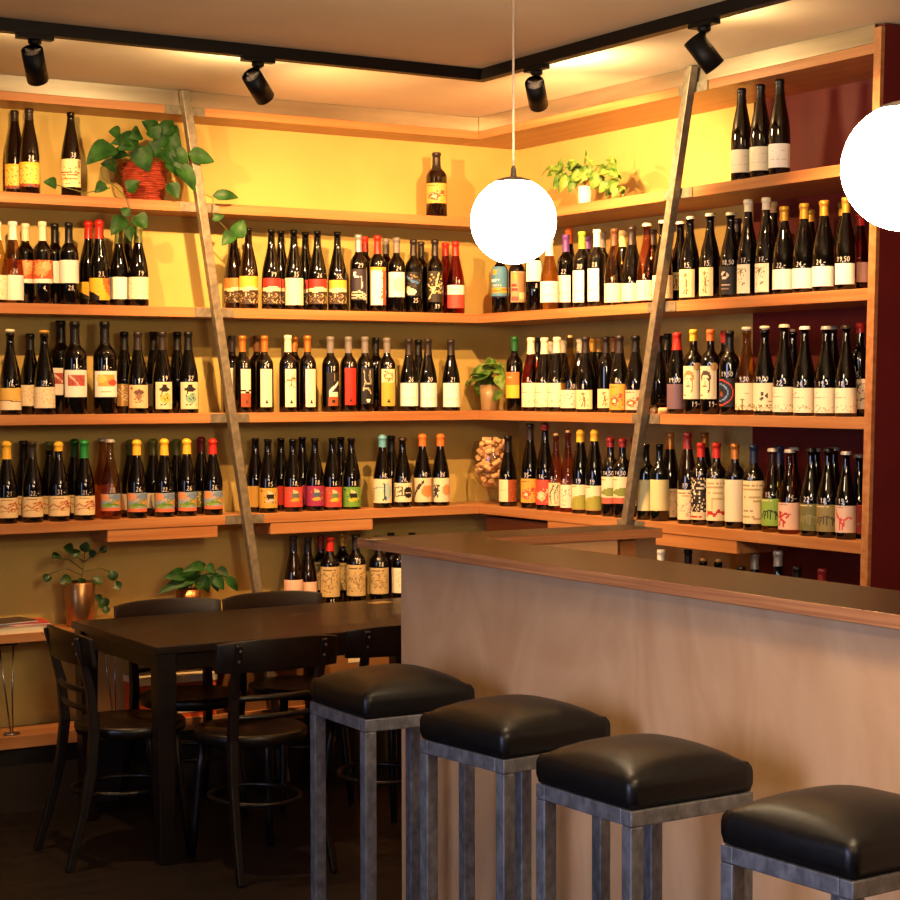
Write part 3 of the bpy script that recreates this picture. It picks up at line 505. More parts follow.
shelf('R', T3, 'third right shelf', [
 b(514.5, 337, 'f', 'B', 'k', 'dgreen/foil', 351, 'block:orange:yellow:.5', 372, 398, -24, 56, '8', 'l'), b(531, 338, 'f', 'U', 'r', 'cream/foil', 354, 'crumb:3', 383, 407, -4, 74, '8,', 'l'), b(538, 338, 'b', 'U', 'k', 'black/foil', 352), b(544.5, 338, 'f', 'U', 'k', 'cream/foil', 354, 'crumb:4', 383, 407, -4, 74, '6', 'l'),
 b(551, 342, 'b', 'U', 'k', 'cream/foil', 354), b(557, 337.5, 'f', 'U', 'k', 'cream/foil', 353, 'crumb:5', 383, 407, -4, 74, '6', 'l'), b(563, 340, 'b', 'U', 'k', 'cream/foil', 353), b(570, 338, 'f', 'U', 'y', 'cream/cork', 0, 'dots:5', 390, 408, -4, 74, '20', 'r'), b(580.5, 339, 'b', 'U', 'k', 'cream/foil', 353),
 b(585.5, 337, 'f', 'U', 'k', 'dark/foil', 353, 'figure:7', 390, 409, -14, 56, '8', 'l'), b(592.5, 338, 'b', 'U', 'k', 'gold/foil', 352), b(599, 338, 'b', 'U', 'k', 'tan/foil', 352), b(606, 337, 'm', 'B', 'k', 'dark/foil', 353, 'figure:9', 389, 408, -14, 50), b(614, 337, 'b', 'U', 'k', 'brown/foil', 352),
 b(619.5, 336, 'f', 'U', 'k', 'dark/foil', 353, 'flower:#e09a3c:coral', 384, 410, -22, 52, '8,', 'l'), b(635.5, 336, 'f', 'U', 'k', 'black/foil', 352, 'flower:#d8b898:rust', 390, 410, -16, 60, '4', 'l'),
 b(659, 336, 'm', 'U', 'k', 'black/foil', 352), b(667.5, 334, 'b', 'F', 'k', 'black/foil', 350, 'bare:mauve', 386, 405), b(677, 333, 'f', 'F', 'k', 'red/foil', 350, 'bare:mauve', 384, 409, -8, 70, '19,00', 'l'), b(693.5, 330, 'f', 'B', 'k', 'yellow/foil', 341, 'face:#a8864c', 366, 399, -22, 58, '19-', 'b', None, 1), b(710.5, 330, 'f', 'B', 'k', 'orange/foil', 341, 'face:#4a3a30', 366, 399, -22, 58, '19-', 'b', None, 1),
 b(724.5, 331, 'b', 'B', 'k', 'red/foil', 343), b(729.5, 331, 'f', 'B', 'k', 'black/foil', 352, 'arcs', 378, 407, -20, 64, '19,50', 'l'), b(746.5, 331, 'f', 'U', 'a', 'cream/tcork', 0, 'meadow', 383, 410, -10, 70, '9,50', 'l'), b(764.5, 330, 'f', 'U', 'k', 'cream/tcork', 0, 'beans', 383, 411, -12, 66, '19,00', 'l'),
 b(784, 325, 'f', 'C', 'k', 'cream/crown', 0, 'crumb:6', 387, 412, -10, 70, '22,-', 'l'), b(792.5, 332, 'b', 'C', 'k', 'copper/cork', 0), b(804.5, 327, 'f', 'C', 'k', 'white/crown', 0, 'crumb:7:red', 388, 413, -4, 74, '24,-', 'l'), b(826, 327, 'f', 'C', 'k', 'silver/crown', 0, 'crumb:8', 388, 413, -6, 74, '19,-', 'l'), b(833, 327, 'b', 'C', 'k', 'grey/crown', 0),
 b(846, 326, 'f', 'C', 'k', 'dark/crown', 0, 'crumb:9', 388, 413, -4, 74, '18,-', 'l', .036), b(860, 323, 'f', 'B', 'k', 'red/foil', 333, 'sketch:8', 379, 409, -4, 70, '45,', 'l', .033)])
shelf('L', T4, 'fourth left shelf', [
 b(7, 442.5, 'f', 'U', 'k', 'yellow/wax', 459, 'scrawl:1', 498, 518, 4, W, '21', 'r'), b(24, 441, 'b', 'U', 'k', 'black/foil', 458, 'scrawl:2', 496, 515), b(32.5, 442, 'f', 'U', 'k', 'dark/foil', 458, 'scrawl:3', 497, 517, 0, W, '22,-', 'r'), b(50, 442, 'b', 'U', 'k', 'olivecap/foil', 450, 'scrawl:4', 496, 514),
 b(59, 443, 'f', 'U', 'k', 'yellow/wax', 451, 'scrawl:5', 496, 516, 0, W, '31-', 'r'), b(75, 440, 'b', 'U', 'k', 'dgreen/wax', 457, 'scrawl:6', 495, 513), b(84.5, 441, 'f', 'U', 'k', '#1f7a34/wax', 458, 'scrawl:7', 496, 515, 2, W, '21,-', 'r'), b(103, 439, 'b', 'C', 'a', 'silver/crown', 0), b(110.5, 440, 'f', 'C', 'a', 'silver/crown', 0, 'tropic', 494, 511, 0, 76, '20,', 'r'),
 b(130.5, 441, 'b', 'U', 'k', 'olivecap/wax', 455, 'bare:cream', 494, 510), b(137, 441, 'f', 'U', 'k', 'yellow/wax', 455, 'tropic', 493, 512, 4, 70, '26,', 'r'), b(153.5, 440, 'b', 'U', 'k', 'olivecap/wax', 455, 'bare:cream', 493, 508), b(164.5, 440, 'f', 'U', 'k', 'yellow/wax', 455, 'tropic', 493, 512, 4, 72, '22,-', 'r'),
 b(177, 440, 'b', 'U', 'k', 'olivecap/wax', 455, 'mottle:tan', 492, 507), b(187, 440, 'f', 'U', 'k', 'yellow/wax', 454, 'tropic', 492, 511, 6, 66, '26', 'r'), b(201.5, 438, 'b', 'U', 'k', 'wax/wax', 453, 'mottle:olive', 491, 507), b(213, 440, 'f', 'U', 'k', 'red/wax', 454, 'tropic', 491, 509, 6, 66, '26,', 'r'),
 b(255.5, 438, 'm', 'U', 'k', None, 0, 'bare:ochre', 486, 507), b(268, 439, 'f', 'U', 'k', None, 0, 'creature:ochre:black:#b8b0a0', 488, 508, 6, 68, '15', 'r'), b(281, 438, 'b', 'U', 'k', None, 0, 'bare:red', 486, 505), b(293, 439, 'f', 'U', 'k', None, 0, 'creature:coral:#5a6a5c:gold', 487, 507, 8, 70, '18,', 'r'),
 b(302.5, 437, 'b', 'U', 'k', None, 0, 'bare:magenta', 485, 505), b(315, 438, 'f', 'U', 'k', None, 0, 'creature:magenta:#4a5a6a:ochre', 486, 506, 4, 70, '18', 'r'), b(332.5, 438, 'f', 'U', 'k', None, 0, 'creature:coral:#5a7a4c:yellow', 487, 507, 8, 68, '16', 'r'), b(341, 437, 'b', 'U', 'k', None, 0, 'bare:green', 486, 505), b(351.5, 438, 'f', 'U', 'k', None, 0, 'creature:#6a9a34:black:yellow', 487, 507, 4, 70, '18', 'r'),
 b(382.5, 436, 'f', 'U', 'k', '#5fa0b4/wax', 447, 'blue', 479, 503, 0, 76, '18,', 'r'), b(391.5, 436, 'b', 'U', 'k', 'black/foil', 452), b(402.5, 438, 'f', 'U', 'k', 'dark/crown', 0, 'disc', 483, 502, 2, 74, '26,', 'r'), b(422.5, 435, 'f', 'U', 'k', 'orange/wax', 446, 'feather', 478, 502, 2, 76, '40', 'r'), b(440.5, 435, 'f', 'U', 'k', 'orange/wax', 446, 'dancer', 478, 502, 4, 76, '26', 'r')])
shelf('R', T4, 'fourth right shelf', [
 b(508, 436, 'f', 'U', 'k', 'black/foil', 452, 'half', 480, 502, 0, 76, '9', 'l'), b(530, 424, 'f', 'U', 'k', 'dark/foil', 440, 'flower:#dca03c:coral', 479, 503, -14, 60, '35-', 'l'), b(545, 424, 'f', 'U', 'k', 'wax/wax', 430, 'flower:coral:#e8c090', 480, 505, -12, 60, '16,-', 'l'), b(556, 436, 'f', 'U', 'p', 'cream/cork', 0, 'abstract', 483, 506, -16, 54, '5,-', 'l', .033),
 b(568, 433, 'f', 'U', 'p', 'copper/cork', 0, 'dots:3', 485, 508, -12, 56, '8,-', 'l', .034), b(580.5, 431, 'f', 'F', 'k', 'yellow/wax', 442, 'hill', 485, 510, -16, 52, '19', 'l'), b(594.5, 431, 'f', 'F', 'k', 'yellow/wax', 441, 'hill', 486, 511, -14, 56, '19', 'l'), b(610.5, 438, 'f', 'B', 'k', 'wax/wax', 447, 'hill2', 477, 504, -14, 56, '14,50', 'l'), b(622.5, 439, 'f', 'B', 'k', 'wax/wax', 447, 'hill2', 477, 504, -14, 60, '14,50', 'l'),
 b(634.5, 438, 'm', 'B', 'k', 'wax/wax', 447, 'bare:cream', 481, 506, -6, 60), b(646, 444, 'f', 'B', 'g', None, 0, 'bare:pale', 480, 511, 4, 66), b(659.5, 444, 'f', 'B', 'g', None, 0, 'bare:pale', 480, 511, 2, 74), b(670, 433, 'f', 'F', 'b', 'copper/foil', 449, 'wash:4', 489, 519, -2, 76), b(687.5, 433, 'f', 'F', 'b', 'wax/foil', 449, 'wash:6', 490, 520, 0, 74, '19', 'l'), b(704.5, 433, 'b', 'F', 'b', 'copper/foil', 447),
 b(701, 443, 'f', 'B', 'k', 'red/foil', 457, 'mosaic', 478, 520, -4, 72, '19', 'l'), b(716.5, 443, 'f', 'B', 'k', 'red/foil', 458, 'scribe', 479, 521, -4, 76, '52', 'l'), b(735, 444, 'f', 'B', 'k', 'copper/foil', 459, 'bare:paper', 480, 522, -4, 76), b(753.5, 445, 'f', 'B', 'k', 'navy/foil', 463, 'letterp', 481, 524, -2, 78, '24', 'l'),
 b(772.5, 449, 'f', 'C', 'y', 'silver/crown', 0, 'beast:#86a83c:#2c3a1c', 499, 526, -14, 62, '15,-', 'l'), b(779, 446, 'b', 'U', 'k', 'navy/foil', 465), b(789.5, 450, 'f', 'C', 'p', 'silver/crown', 0, 'monkey:#dfb89a:red', 503, 530, -2, 78, '15-', 'r'), b(793.5, 448, 'b', 'C', 'k', 'silver/crown', 0), b(811, 449, 'f', 'C', 'k', 'black/crown', 0, 'beast:#6f6a34:#8a8450', 504, 531, -10, 66, '22-', 'l'), b(816, 449, 'b', 'C', 'k', 'grey/crown', 0), b(828, 449, 'f', 'C', 'k', 'black/crown', 0, 'beast:#8a7a44:#4a4428', 505, 532, -10, 68, '18,-', 'l'), b(834, 448, 'b', 'C', 'k', 'grey/crown', 0), b(846, 452, 'f', 'C', 'k', 'silver/crown', 0, 'giraffe:#d9b89c:coral', 506, 533, -6, 74, '15,-', 'l', .036), b(859, 455, 'f', 'C', 'k', 'grey/crown', 0, 'plain:coral', 505, 534, -2, 76, '12,-', 'l', .033)])
shelf('L', ZLOW, 'low shelf behind the dining table', [
 b(293.5, 536, 'm', 'U', 'b', 'dark/foil', 549, 'bare:pink', 580, 606), b(308, 538, 'm', 'U', 'b', 'dark/foil', 551, 'bare:pink', 582, 607), b(321, 536, 'b', 'B', 'k', 'wax/foil', 549, 'etch:3', 562, 590), b(330, 537, 'f', 'B', 'k', 'red/foil', 551, 'etch:4', 567, 597, 4, 72, '15', 'b', .042), b(342.5, 533, 'b', 'B', 'k', 'gold/foil', 546, 'etch:5', 563, 590), b(356, 535, 'f', 'B', 'k', 'dark/foil', 549, 'etch:6', 565, 596, 0, 72, '15', 'r', .042),
 b(379, 536, 'f', 'B', 'k', 'dark/foil', 550, 'etch:7', 568, 594, 0, 74, '18', 'r', .042), b(400, 536, 'f', 'B', 'k', 'dark/foil', 550, 'mottle:cream', 568, 593, 0, 74), b(391, 533, 'b', 'B', 'k', 'black/foil', 545), b(412, 533, 'b', 'B', 'k', 'black/foil', 545), b(424, 535, 'b', 'B', 'k', 'black/foil', 546)])
shelf('R', ZLOW, 'low shelf behind the bar', [
 b(661, 550, 'f', 'B', 'k', 'white/foil', 562), b(688, 550, 'f', 'B', 'k', 'black/foil', 562), b(703, 561, 'f', 'U', 'g', 'tan/cork', 0), b(718, 562, 'f', 'U', 'g', 'tan/cork', 0), b(741, 567, 'f', 'B', 'k', 'black/foil', 580), b(754.5, 553, 'f', 'U', 'k', 'silver/foil', 569), b(778, 551, 'f', 'U', 'k', 'silver/foil', 566), b(797, 567, 'f', 'B', 'k', 'black/foil', 580), b(822, 569, 'f', 'B', 'k', 'wax/foil', 582)])
CW = {'white': 'white cap', 'cream': 'cream cap', 'black': 'black cap', 'dark': 'dark cap', 'red': 'red cap', 'olivecap': 'olive cap', 'silver': 'silver cap', 'grey': 'grey cap', 'purple': 'purple cap', 'orange': 'orange cap', 'lime': 'yellow-green cap', 'brown': 'brown cap',
      'pale': 'pale cap', 'gold': 'gold cap', 'tan': 'tan cap', 'copper': 'copper cap', 'dgreen': 'green cap', 'yellow': 'yellow cap', 'wax': 'dark red cap', 'navy': 'navy cap', '#1f7a34': 'bright green cap', '#5fa0b4': 'light blue cap'}
GWD = dict(k='dark', b='brown', g='green', a='amber', p='rose', r='red', y='pale')
LW = dict(plain='pale label', bare='plain {} label', sun='yellow orange label', letters='red lettered label', etch='engraved label', land='landscape label', block='two-tone label', artband='orange art label', swoop='yellow swoop label', redsq='red square label', sunset='sunset label', goldband='gold banded label', mottle='mottled {} label',
  hatman='hat figure label', bust='bust label', strip='tall narrow label', blackdraw='black drawing label', blackshape='black and rust label', moon='moon label', torn='rust-edged label', stem='white label', night='black and blue label', sprig='golden sprig label', ship='blue label', tanart='tan and red label', figure='sketched label', emblem='black emblem label',
  sketch='sketch label', face='portrait label', arcs='round arcs label', meadow='meadow label', beans='dark leaf label', crumb='speckled cream label', scrawl='scribbled cream label', tropic='tropical label', creature='{} creature label', blue='pale blue label', disc='black disc label', feather='feather label', dancer='dancer label', half='cream-and-red label', flower='flower label',
  abstract='abstract label', dots='dotted label', hill='green hill label', hill2='green and pink label', wash='washed cream label', mosaic='black mosaic label', scribe='red handwritten label', letterp='lettered cream label', beast='animal label', monkey='red tailed animal label', giraffe='red long-necked animal label')
CN = {'paper': 'cream', '#6a9a34': 'green', 'coral': 'orange', 'strip': ''}
ORD = ['first', 'second', 'third', 'fourth', 'fifth', 'sixth', 'seventh', 'eighth', 'ninth', 'tenth', 'eleventh', 'twelfth', 'thirteenth', 'fourteenth', 'fifteenth', 'sixteenth', 'seventeenth', 'eighteenth', 'nineteenth', 'twentieth']
def clear_of(p, R, lst): return min([math.hypot(p.x-q.x, p.y-q.y)-R-r2 for q, r2 in lst] or [9])
def build_shelf(wall, z, where, rows):
    pl = at_y if wall == 'L' else at_x
    D = dict(f=.046, m=.085, b=.14) if wall == 'L' else dict(f=.05, m=.10, b=.19)
    lim = (WL if wall == 'L' else WR)-.046
    placed = []
    for e in sorted(rows, key=lambda e: ('fmb'.index(e['row']), 0 if e['R'] else 1)):
        R = e['R'] or RAD[e['sh']]; ymid = 405
        best = None; d = D[e['row']]
        R0 = R
        hit = None
        for span, sizes in ((.045, (1, .95, .9)), (.5, (1, .95, .9)), (.5, (.85, .8, .74))):
            for RR in [R0*k for k in sizes]:
                d = D[e['row']]
                while d <= min(lim, D[e['row']]+span)+1e-6:
                    p = pl(e['x'], e['lt'] or e['top']+40, d)
                    if clear_of(p, RR, placed) > .0012 and (wall == 'L' or p.y-RR > yend(z)+.003): hit = (p, d); break
                    d += .004
                if hit: break
            if hit: break
        if not hit:
            print('NO ROOM', where, e['x']); continue
        p, d = hit; R = RR; placed.append((p, R)); e['p'], e['d'], e['Rr'] = p, d, R
    # labels by place: counted away from the slanting post (or the corner)
    ok = [e for e in rows if 'p' in e]
    split = {'L': lambda e: e['x'] < {T1: 190, T2: 213, T3: 227, T4: 247, ZLOW: 0}[z], 'R': lambda e: e['x'] < {T1: 0, T2: 670, T3: 648, T4: 640, ZLOW: 0}[z]}[wall]
    A = sorted([e for e in ok if split(e)], key=lambda e: e['x'], reverse=True); B = sorted([e for e in ok if not split(e)], key=lambda e: e['x'])
    post = ('left post' if wall == 'L' else 'right post')
    for grp, side in ((A, 'left of'), (B, 'right of')):
        for i, e in enumerate(grp):
            place = f'{ORD[i]} {side} the {post}'
            if z == ZLOW: place = f'{ORD[i]} from left'
            elif z == T1 and wall == 'R': place = f'{ORD[i]} from left'
            elif z == T1 and e['x'] > 400: place = 'alone near the corner'
            e['place'] = place
    for e in ok:
        p, R = e['p'], e['Rr']; h = pl(e['x'], e['top'], e['d']).z-z
        zz = lambda y: pl(e['x'], y, e['d']-R*.8).z-z
        sp = e['art']; c = None
        lab = ''
        if sp:
            k, *a = sp.split(':'); c = CN.get(a[0], a[0]) if a else ''
            lab = LW.get(k, 'label').format(c if not c.startswith('#') else '')
        cw = ''
        if e['cap']:
            cw = CW[e['cap'].split('/')[0]]
            kd = e['cap'].split('/')[1]
            cw = cw.replace('cap', 'crown cap') if kd == 'crown' else (cw.replace('cap', 'stopper') if kd in ('tcork', 'cork') else cw)
        bits = ', '.join(x for x in (f"{GWD[e['gl']]} bottle", cw, ' '.join(lab.split()), e['place'], where) if x)
        wds = bits.split()
        if len(wds) > 16: bits = bits.replace(' of the', ' of').replace('the dining table', 'the table')
        if len(bits.split()) > 16: bits = bits.replace(GWD[e['gl']]+' bottle', 'bottle', 1).replace('long-necked ', '')
        z0 = max(zz(e['lb']), .012) if sp else 0; z1 = zz(e['lt']) if sp else 0
        h = min(max(h, .2), .37)
        cl = (pl(e['x'], e['cl'], e['d']).z-z) if e['cl'] else h*.8
        cl = min(max(cl, h*.62), h*.93)
        make_bottle(bits, 'bottles on the '+where, (p.x, p.y, z), h, R, e['sh'], e['gl'], e['cap'], cl, sp, z0, z1, e['rot'], e['half'], e['pr'], e['pp'], e['badge'])
for s in SHELVES: build_shelf(*s)

# ------------------------------------------------------------------ plants
def leaf(bm, base, tip, w, nrm, droop=.15, heart=True, mi=0):
    base, tip = Vector(base), Vector(tip); ax = tip-base; L = ax.length
    side = ax.cross(nrm).normalized(); up = side.cross(ax).normalized()
    N = 7; rows = []
    for i in range(N+1):
        t = i/N
        ww = (math.sin(PI*t**.62)**.8 if heart else math.sin(PI*t)**.65)*w/2 if 0 < t < 1 else .0006
        c = base+ax*t+up*(math.sin(PI*t)*droop*L)
        rows.append([bm.verts.new(c-side*ww+up*ww*.35), bm.verts.new(c-side*ww*.5+up*ww*.10), bm.verts.new(c), bm.verts.new(c+side*ww*.5+up*ww*.10), bm.verts.new(c+side*ww+up*ww*.35)])
    for a, b2 in zip(rows, rows[1:]):
        for k in range(4):
            f = bm.faces.new((a[k], a[k+1], b2[k+1], b2[k])); f.smooth = True; f.material_index = mi
def plant(name, label, pl, d0, pot_fn, leaves, stems, lm, sz, seed=1, LS=1.3, dense=1):
    r = random.Random(seed)
    root_p = pot_fn[0]
    t = thing(name, label, 'plant', root_p)
    o = Vector(root_p)
    pot_fn[1](t)
    bm = new(); sb = new()
    for L in [tuple(v+(r.uniform(-5, 5) if q and n_ < 4 else 0) for n_, v in enumerate(l_)) for q in range(dense) for l_ in leaves]:
        bx, by, tx, ty, w = L[:5]; dd = L[5] if len(L) > 5 else 0
        d1 = d0+r.uniform(-.02, .03)+dd; d2 = d1-r.uniform(.0, .03)
        p, q = pl(bx, by, d1), pl(tx, ty, d2)
        n = (CAM-p).normalized()+Vector((r.uniform(-.4, .4), r.uniform(-.4, .4), r.uniform(.1, .6)))
        leaf(bm, p-o, q-o, w*sz*LS, n.normalized(), r.uniform(.02, .18), L[6] if len(L) > 6 else True)
    for st in stems:
        pts = [pl(x, y, d0+(dd if (dd := (q[0] if q else 0)) else 0))-o for x, y, *q in st]
        tube(sb, pts, .0022, 6)
    obj('foliage', bm, lm, t)
    if stems: obj('stem', sb, STEM, t)
    return t
S = 7.3/F_PX
def pot_basket(t):
    R0, R1, h = .074, .100, .152; bm = new(); prof = []
    n = 34
    for i in range(n+1):
        q = i/n; r = R0+(R1-R0)*q; prof.append((r+(.0028 if i % 2 else -.0012), h*q))
    prof += [(R1-.008, h), (R1-.012, h*.86)]
    lathe(bm, prof, 36, smooth=False); obj('basket_pot', bm, noise_col(mat('red_wicker', '#8c3422', .5), '#6d2418', '#a8452c', (25, 25, 90), 3, bump=.3), t)
p = at_y(145, 190, .095)
plant('potted_pothos', 'trailing green pothos in a red wicker pot on the top shelf left of the post', at_y, -.01, ((p.x, .104, ZS[0]), pot_basket),
 [(120.6, 135.5, 108.3, 131.7, 12), (114, 146, 86, 165, 18), (138.5, 140, 110, 144, 13), (155.5, 133.6, 141.4, 121.3, 14), (161, 134.5, 173, 120.4, 12), (163, 138, 182, 150.6, 16), (136.7, 146, 149, 172, 17), (155, 146, 169, 134.5, 11), (159, 150.6, 175, 166.7, 14), (174.4, 165, 195.6, 193, 16, -.03), (188, 153.4, 214.5, 162, 13, -.045),
  (127, 191, 140, 181, 12, -.02), (169, 183, 178, 199, 12, 0), (116, 170, 100, 164, 12), (104.5, 183, 95, 193, 9, .02), (212, 196, 238.7, 198, 9, -.035), (125, 217.7, 111, 235.6, 13, -.035), (134, 217, 147, 228, 14, -.035), (122, 215, 130, 208, 8, -.03), (130, 225, 131, 242, 8, -.035), (235, 238.5, 244, 219.6, 13, -.035), (234, 233, 221.7, 246, 11, -.035), (212, 219.5, 224.5, 216, 6, -.03), (56.8, 185, 43, 182, 9, .03),
  (130, 140, 118, 150, 14), (148, 142, 160, 158, 13), (126, 152, 112, 160, 11), (172, 150, 188, 165, 12), (165, 160, 182, 178, 12), (150, 128, 158, 140, 13), (140, 132, 128, 138, 12), (168, 128, 178, 140, 12)],
 [[(112, 160), (100, 168), (103, 178), (115, 186), (125, 196, -.02), (131, 214, -.02), (130, 230, -.02)], [(170, 160), (185, 178, -.02), (200, 192, -.02), (213, 198, -.02), (213, 215, -.02), (235, 238, -.02)], [(110, 188, .02), (85, 193, .02), (56.8, 185, .02)], [(175, 152), (188, 153, -.03)]], LEAF, S, 3)
def pot_cup(r0, r1, h, m, rim=True):
    def f(t):
        bm = new(); lathe(bm, [(r0*.9, 0), (r0, .004), (r0+(r1-r0)*.5, h*.5), (r1, h), (r1-.004, h), (r1-.006, h*.85)], 28); obj('pot', bm, m, t)
        bm = new(); lathe(bm, [(r1*.86, h*.855), (r1*.5, h*.87)], 20); obj('soil', bm, SOIL, t)
    return f
p = at_x(585, 200, .13)
plant('potted_pothos', 'light variegated pothos in a small white cup on the top right shelf', at_x, .09, ((p.x, p.y, ZS[0]), pot_cup(.026, .029, .088, mat('white_ceramic', '#d8d4d4', .3))),
 [(574, 172, 570, 158.7, 12), (563, 166.7, 546.7, 176.7, 8), (562, 170.7, 553, 190.7, 9), (566, 174.7, 558.7, 193, 9), (562, 168, 561.3, 157, 6), (574, 180, 568.7, 193, 8), (591, 168, 582, 181, 12), (594, 166.7, 587, 160, 7), (586.7, 160, 585.5, 149, 3), (604.7, 166.7, 622, 176, 9), (606, 160, 618, 168, 7), (604.7, 177, 592.7, 189, 12), (610, 172, 618.7, 180, 9), (607, 182.7, 600.7, 193, 10), (612.7, 182.7, 606, 198, 10), (618, 184.7, 616.7, 197, 7), (622, 186, 622.7, 197, 6),
  (582, 165, 576, 174, 9), (598, 165, 604, 172, 9), (588, 172, 596, 180, 9), (580, 172, 571, 176, 9), (570, 168, 580, 161, 8), (600, 171, 611, 174, 8)],
 [[(585, 185, .02), (578, 168), (565, 168)], [(585, 185, .02), (598, 166), (612, 170), (620, 184)], [(585, 183, .02), (586, 165)]], LEAFV, 7.2/F_PX, 5, 1.05, 2)
p = at_x(490, 405, .09)
plant('potted_pothos', 'small pothos in a glass jar on the third shelf in the corner', at_x, .06, ((p.x, p.y, ZS[2]), pot_cup(.04, .047, .115, mat('tinted_glass_jar', '#b89a6a', .12, coat=.5, trans=.35))),
 [(494, 370, 470, 381, 12), (504, 365, 497, 372, 9), (493, 374, 476, 386, 12), (499, 375, 503, 389, 11), (503, 392, 492, 401, 8), (474, 384, 478, 397, 6), (472, 381, 465, 386, 5), (488, 369, 498, 366, 9), (484, 372, 474, 374, 9), (496, 368, 504, 374, 9), (490, 376, 488, 386, 8)],
 [[(490, 384, .02), (490, 372), (480, 374)], [(492, 384, .02), (500, 372)]], LEAFV, 7.9/F_PX, 6, 1.2, 2)
def pot_metal(t):
    bm = new(); lathe(bm, [(.048, 0), (.052, .006), (.062, .172), (.059, .176), (.057, .15)], 30); obj('pot', bm, mat('copper_pot', '#b98a5a', .3, .9), t)
    bm = new(); lathe(bm, [(.055, .151), (.02, .155)], 20); obj('soil', bm, SOIL, t)
p = at_y(80, 620, .09)
lv = []
for x, y, rr, a in ((56, 557, 9, 200), (47, 578, 9, 240), (68, 548, 10, 170), (75, 554, 10, 250), (86, 547, 11, 80), (92.5, 553.5, 8, 20), (103.4, 550, 8, 340), (66, 582, 13, 190), (96.5, 581.5, 11, 330), (112.7, 575.5, 11, 280), (118, 585.5, 9, 300), (81, 582, 9, 120), (103, 603, 12, 300), (98, 598, 8, 330), (106, 610, 8, 280), (90, 586, 8, 350), (72, 586, 8, 200)):
    c, s = math.cos(math.radians(a))*rr/2, -math.sin(math.radians(a))*rr/2
    lv.append((x-c, y-s, x+c, y+s, rr*.82, -.005, False))
plant('potted_money_plant', 'round-leaved plant in a tall copper pot on the low shelf beside the magazines', at_y, .085, ((p.x, .09, ZLOW), pot_metal), lv,
 [[(81.6, 590), (82, 575), (84, 562), (85.5, 547)], [(82, 575), (65, 568), (47, 575)], [(83, 570), (70, 560), (57, 558)], [(84, 562), (76, 556), (68, 549)], [(83, 572), (100, 568), (112, 573), (118, 583)], [(84, 562), (92, 556), (103, 550)], [(82, 588), (70, 584), (66, 582)], [(83, 586), (96, 582)], [(84, 590), (98, 596), (104, 604)]], LEAFD, 7.0/F_PX, 8)
p = at_y(189, 620, .1)
plant('potted_pothos', 'leafy pothos in a small copper pot on the low shelf left of the left post', at_y, .085, ((p.x, .1, ZLOW), pot_cup(.046, .054, .118, mat('small_copper_pot', '#b5794c', .3, .9))),
 [(200, 574, 157, 594, 11), (186, 574, 164, 578, 11), (204, 567, 182, 572, 9), (203, 573, 182, 586, 9), (203, 574, 209, 593, 9), (212, 574, 218, 592, 9), (216, 570, 229, 577, 10), (225, 578, 238, 591, 9), (210, 570, 216, 586, 9), (196, 568, 206, 564, 9), (206, 566, 214, 572, 9), (192, 578, 178, 590, 9), (216, 576, 224, 590, 9), (197, 580, 200, 592, 8)],
 [[(189, 592), (196, 576), (200, 572)], [(192, 592), (204, 574), (216, 572), (228, 578)]], LEAF, 7.3/F_PX, 11)

# ------------------------------------------------------------------ goblet of corks
gx, gy = .098, .030
gx, gy = .092, .030
g = thing('glass_goblet', 'big stemmed glass goblet full of corks in the shelf corner', 'goblet', (gx, gy, ZS[3]))
pr_o = [(.0, .0), (.045, .0005), (.046, .003), (.012, .008), (.008, .025), (.009, .045), (.038, .066), (.072, .10), (.094, .148), (.100, .19), (.095, .235), (.084, .275)]
pr_i = [(.0825, .275), (.0935, .235), (.0983, .19), (.0923, .148), (.070, .102), (.035, .069), (.0, .062)]
bm = new(); lathe(bm, [(max(r, .0004), z) for r, z in pr_o+pr_i], 36, cap0=True, cap1=True); obj('glass_bowl', bm, CLEAR, g)
bm = new(); lathe(bm, [(.0105, -.021), (.0115, -.019), (.0115, .019), (.0105, .021)], 12)
cork_me = None; rc = random.Random(5); k = 0; spots = []
def bowl_r(z):
    for (r0, z0), (r1, z1) in zip(pr_i[::-1], pr_i[::-1][1:]):
        if z0 <= z <= z1: return r0+(r1-r0)*(z-z0)/(z1-z0)
    return .082
tries = 0
while len(spots) < 66 and tries < 30000:
    tries += 1
    z = rc.uniform(.085, .29); rr = rc.uniform(0, 1)**.4*max(bowl_r(min(z, .27))-.018, 0); a = rc.uniform(0, 2*PI)
    q = Vector((rr*math.cos(a), rr*math.sin(a), z))
    if z > .275 and rr > .045: continue
    if all((q-s).length > .0285 for s in spots): spots.append(q)
cork0 = obj('cork', bm, CORK)
for i, q in enumerate(spots):
    c = cork0 if i == 0 else cork0.copy()
    if i: COL.objects.link(c)
    c.location = (gx+q.x, gy+q.y, ZS[3]+q.z)
    d = Vector((-q.y, q.x, rc.uniform(-.05, .05))).normalized() if Vector((q.x, q.y)).length > .035 else Vector((rc.uniform(-1, 1), rc.uniform(-1, 1), rc.uniform(-.3, .3))).normalized()
    c.rotation_euler = d.to_track_quat('Z', 'Y').to_euler()
    tag(c, 'used wine cork lying in the big glass goblet', 'cork', 'corks in the goblet')
for x, y, i in ((654, 414, 0), (664, 411.5, 1)):
    p = at_x(x, y, .03); c = cork0.copy(); COL.objects.link(c); c.location = (p.x, p.y, ZS[2]+.0115); c.rotation_euler = (PI/2, 0, 2.2-i)
    tag(c, ['single cork at the front of the third right shelf, beside the slanting post', 'loose cork on the third right shelf under the mauve bottle'][i], 'cork')

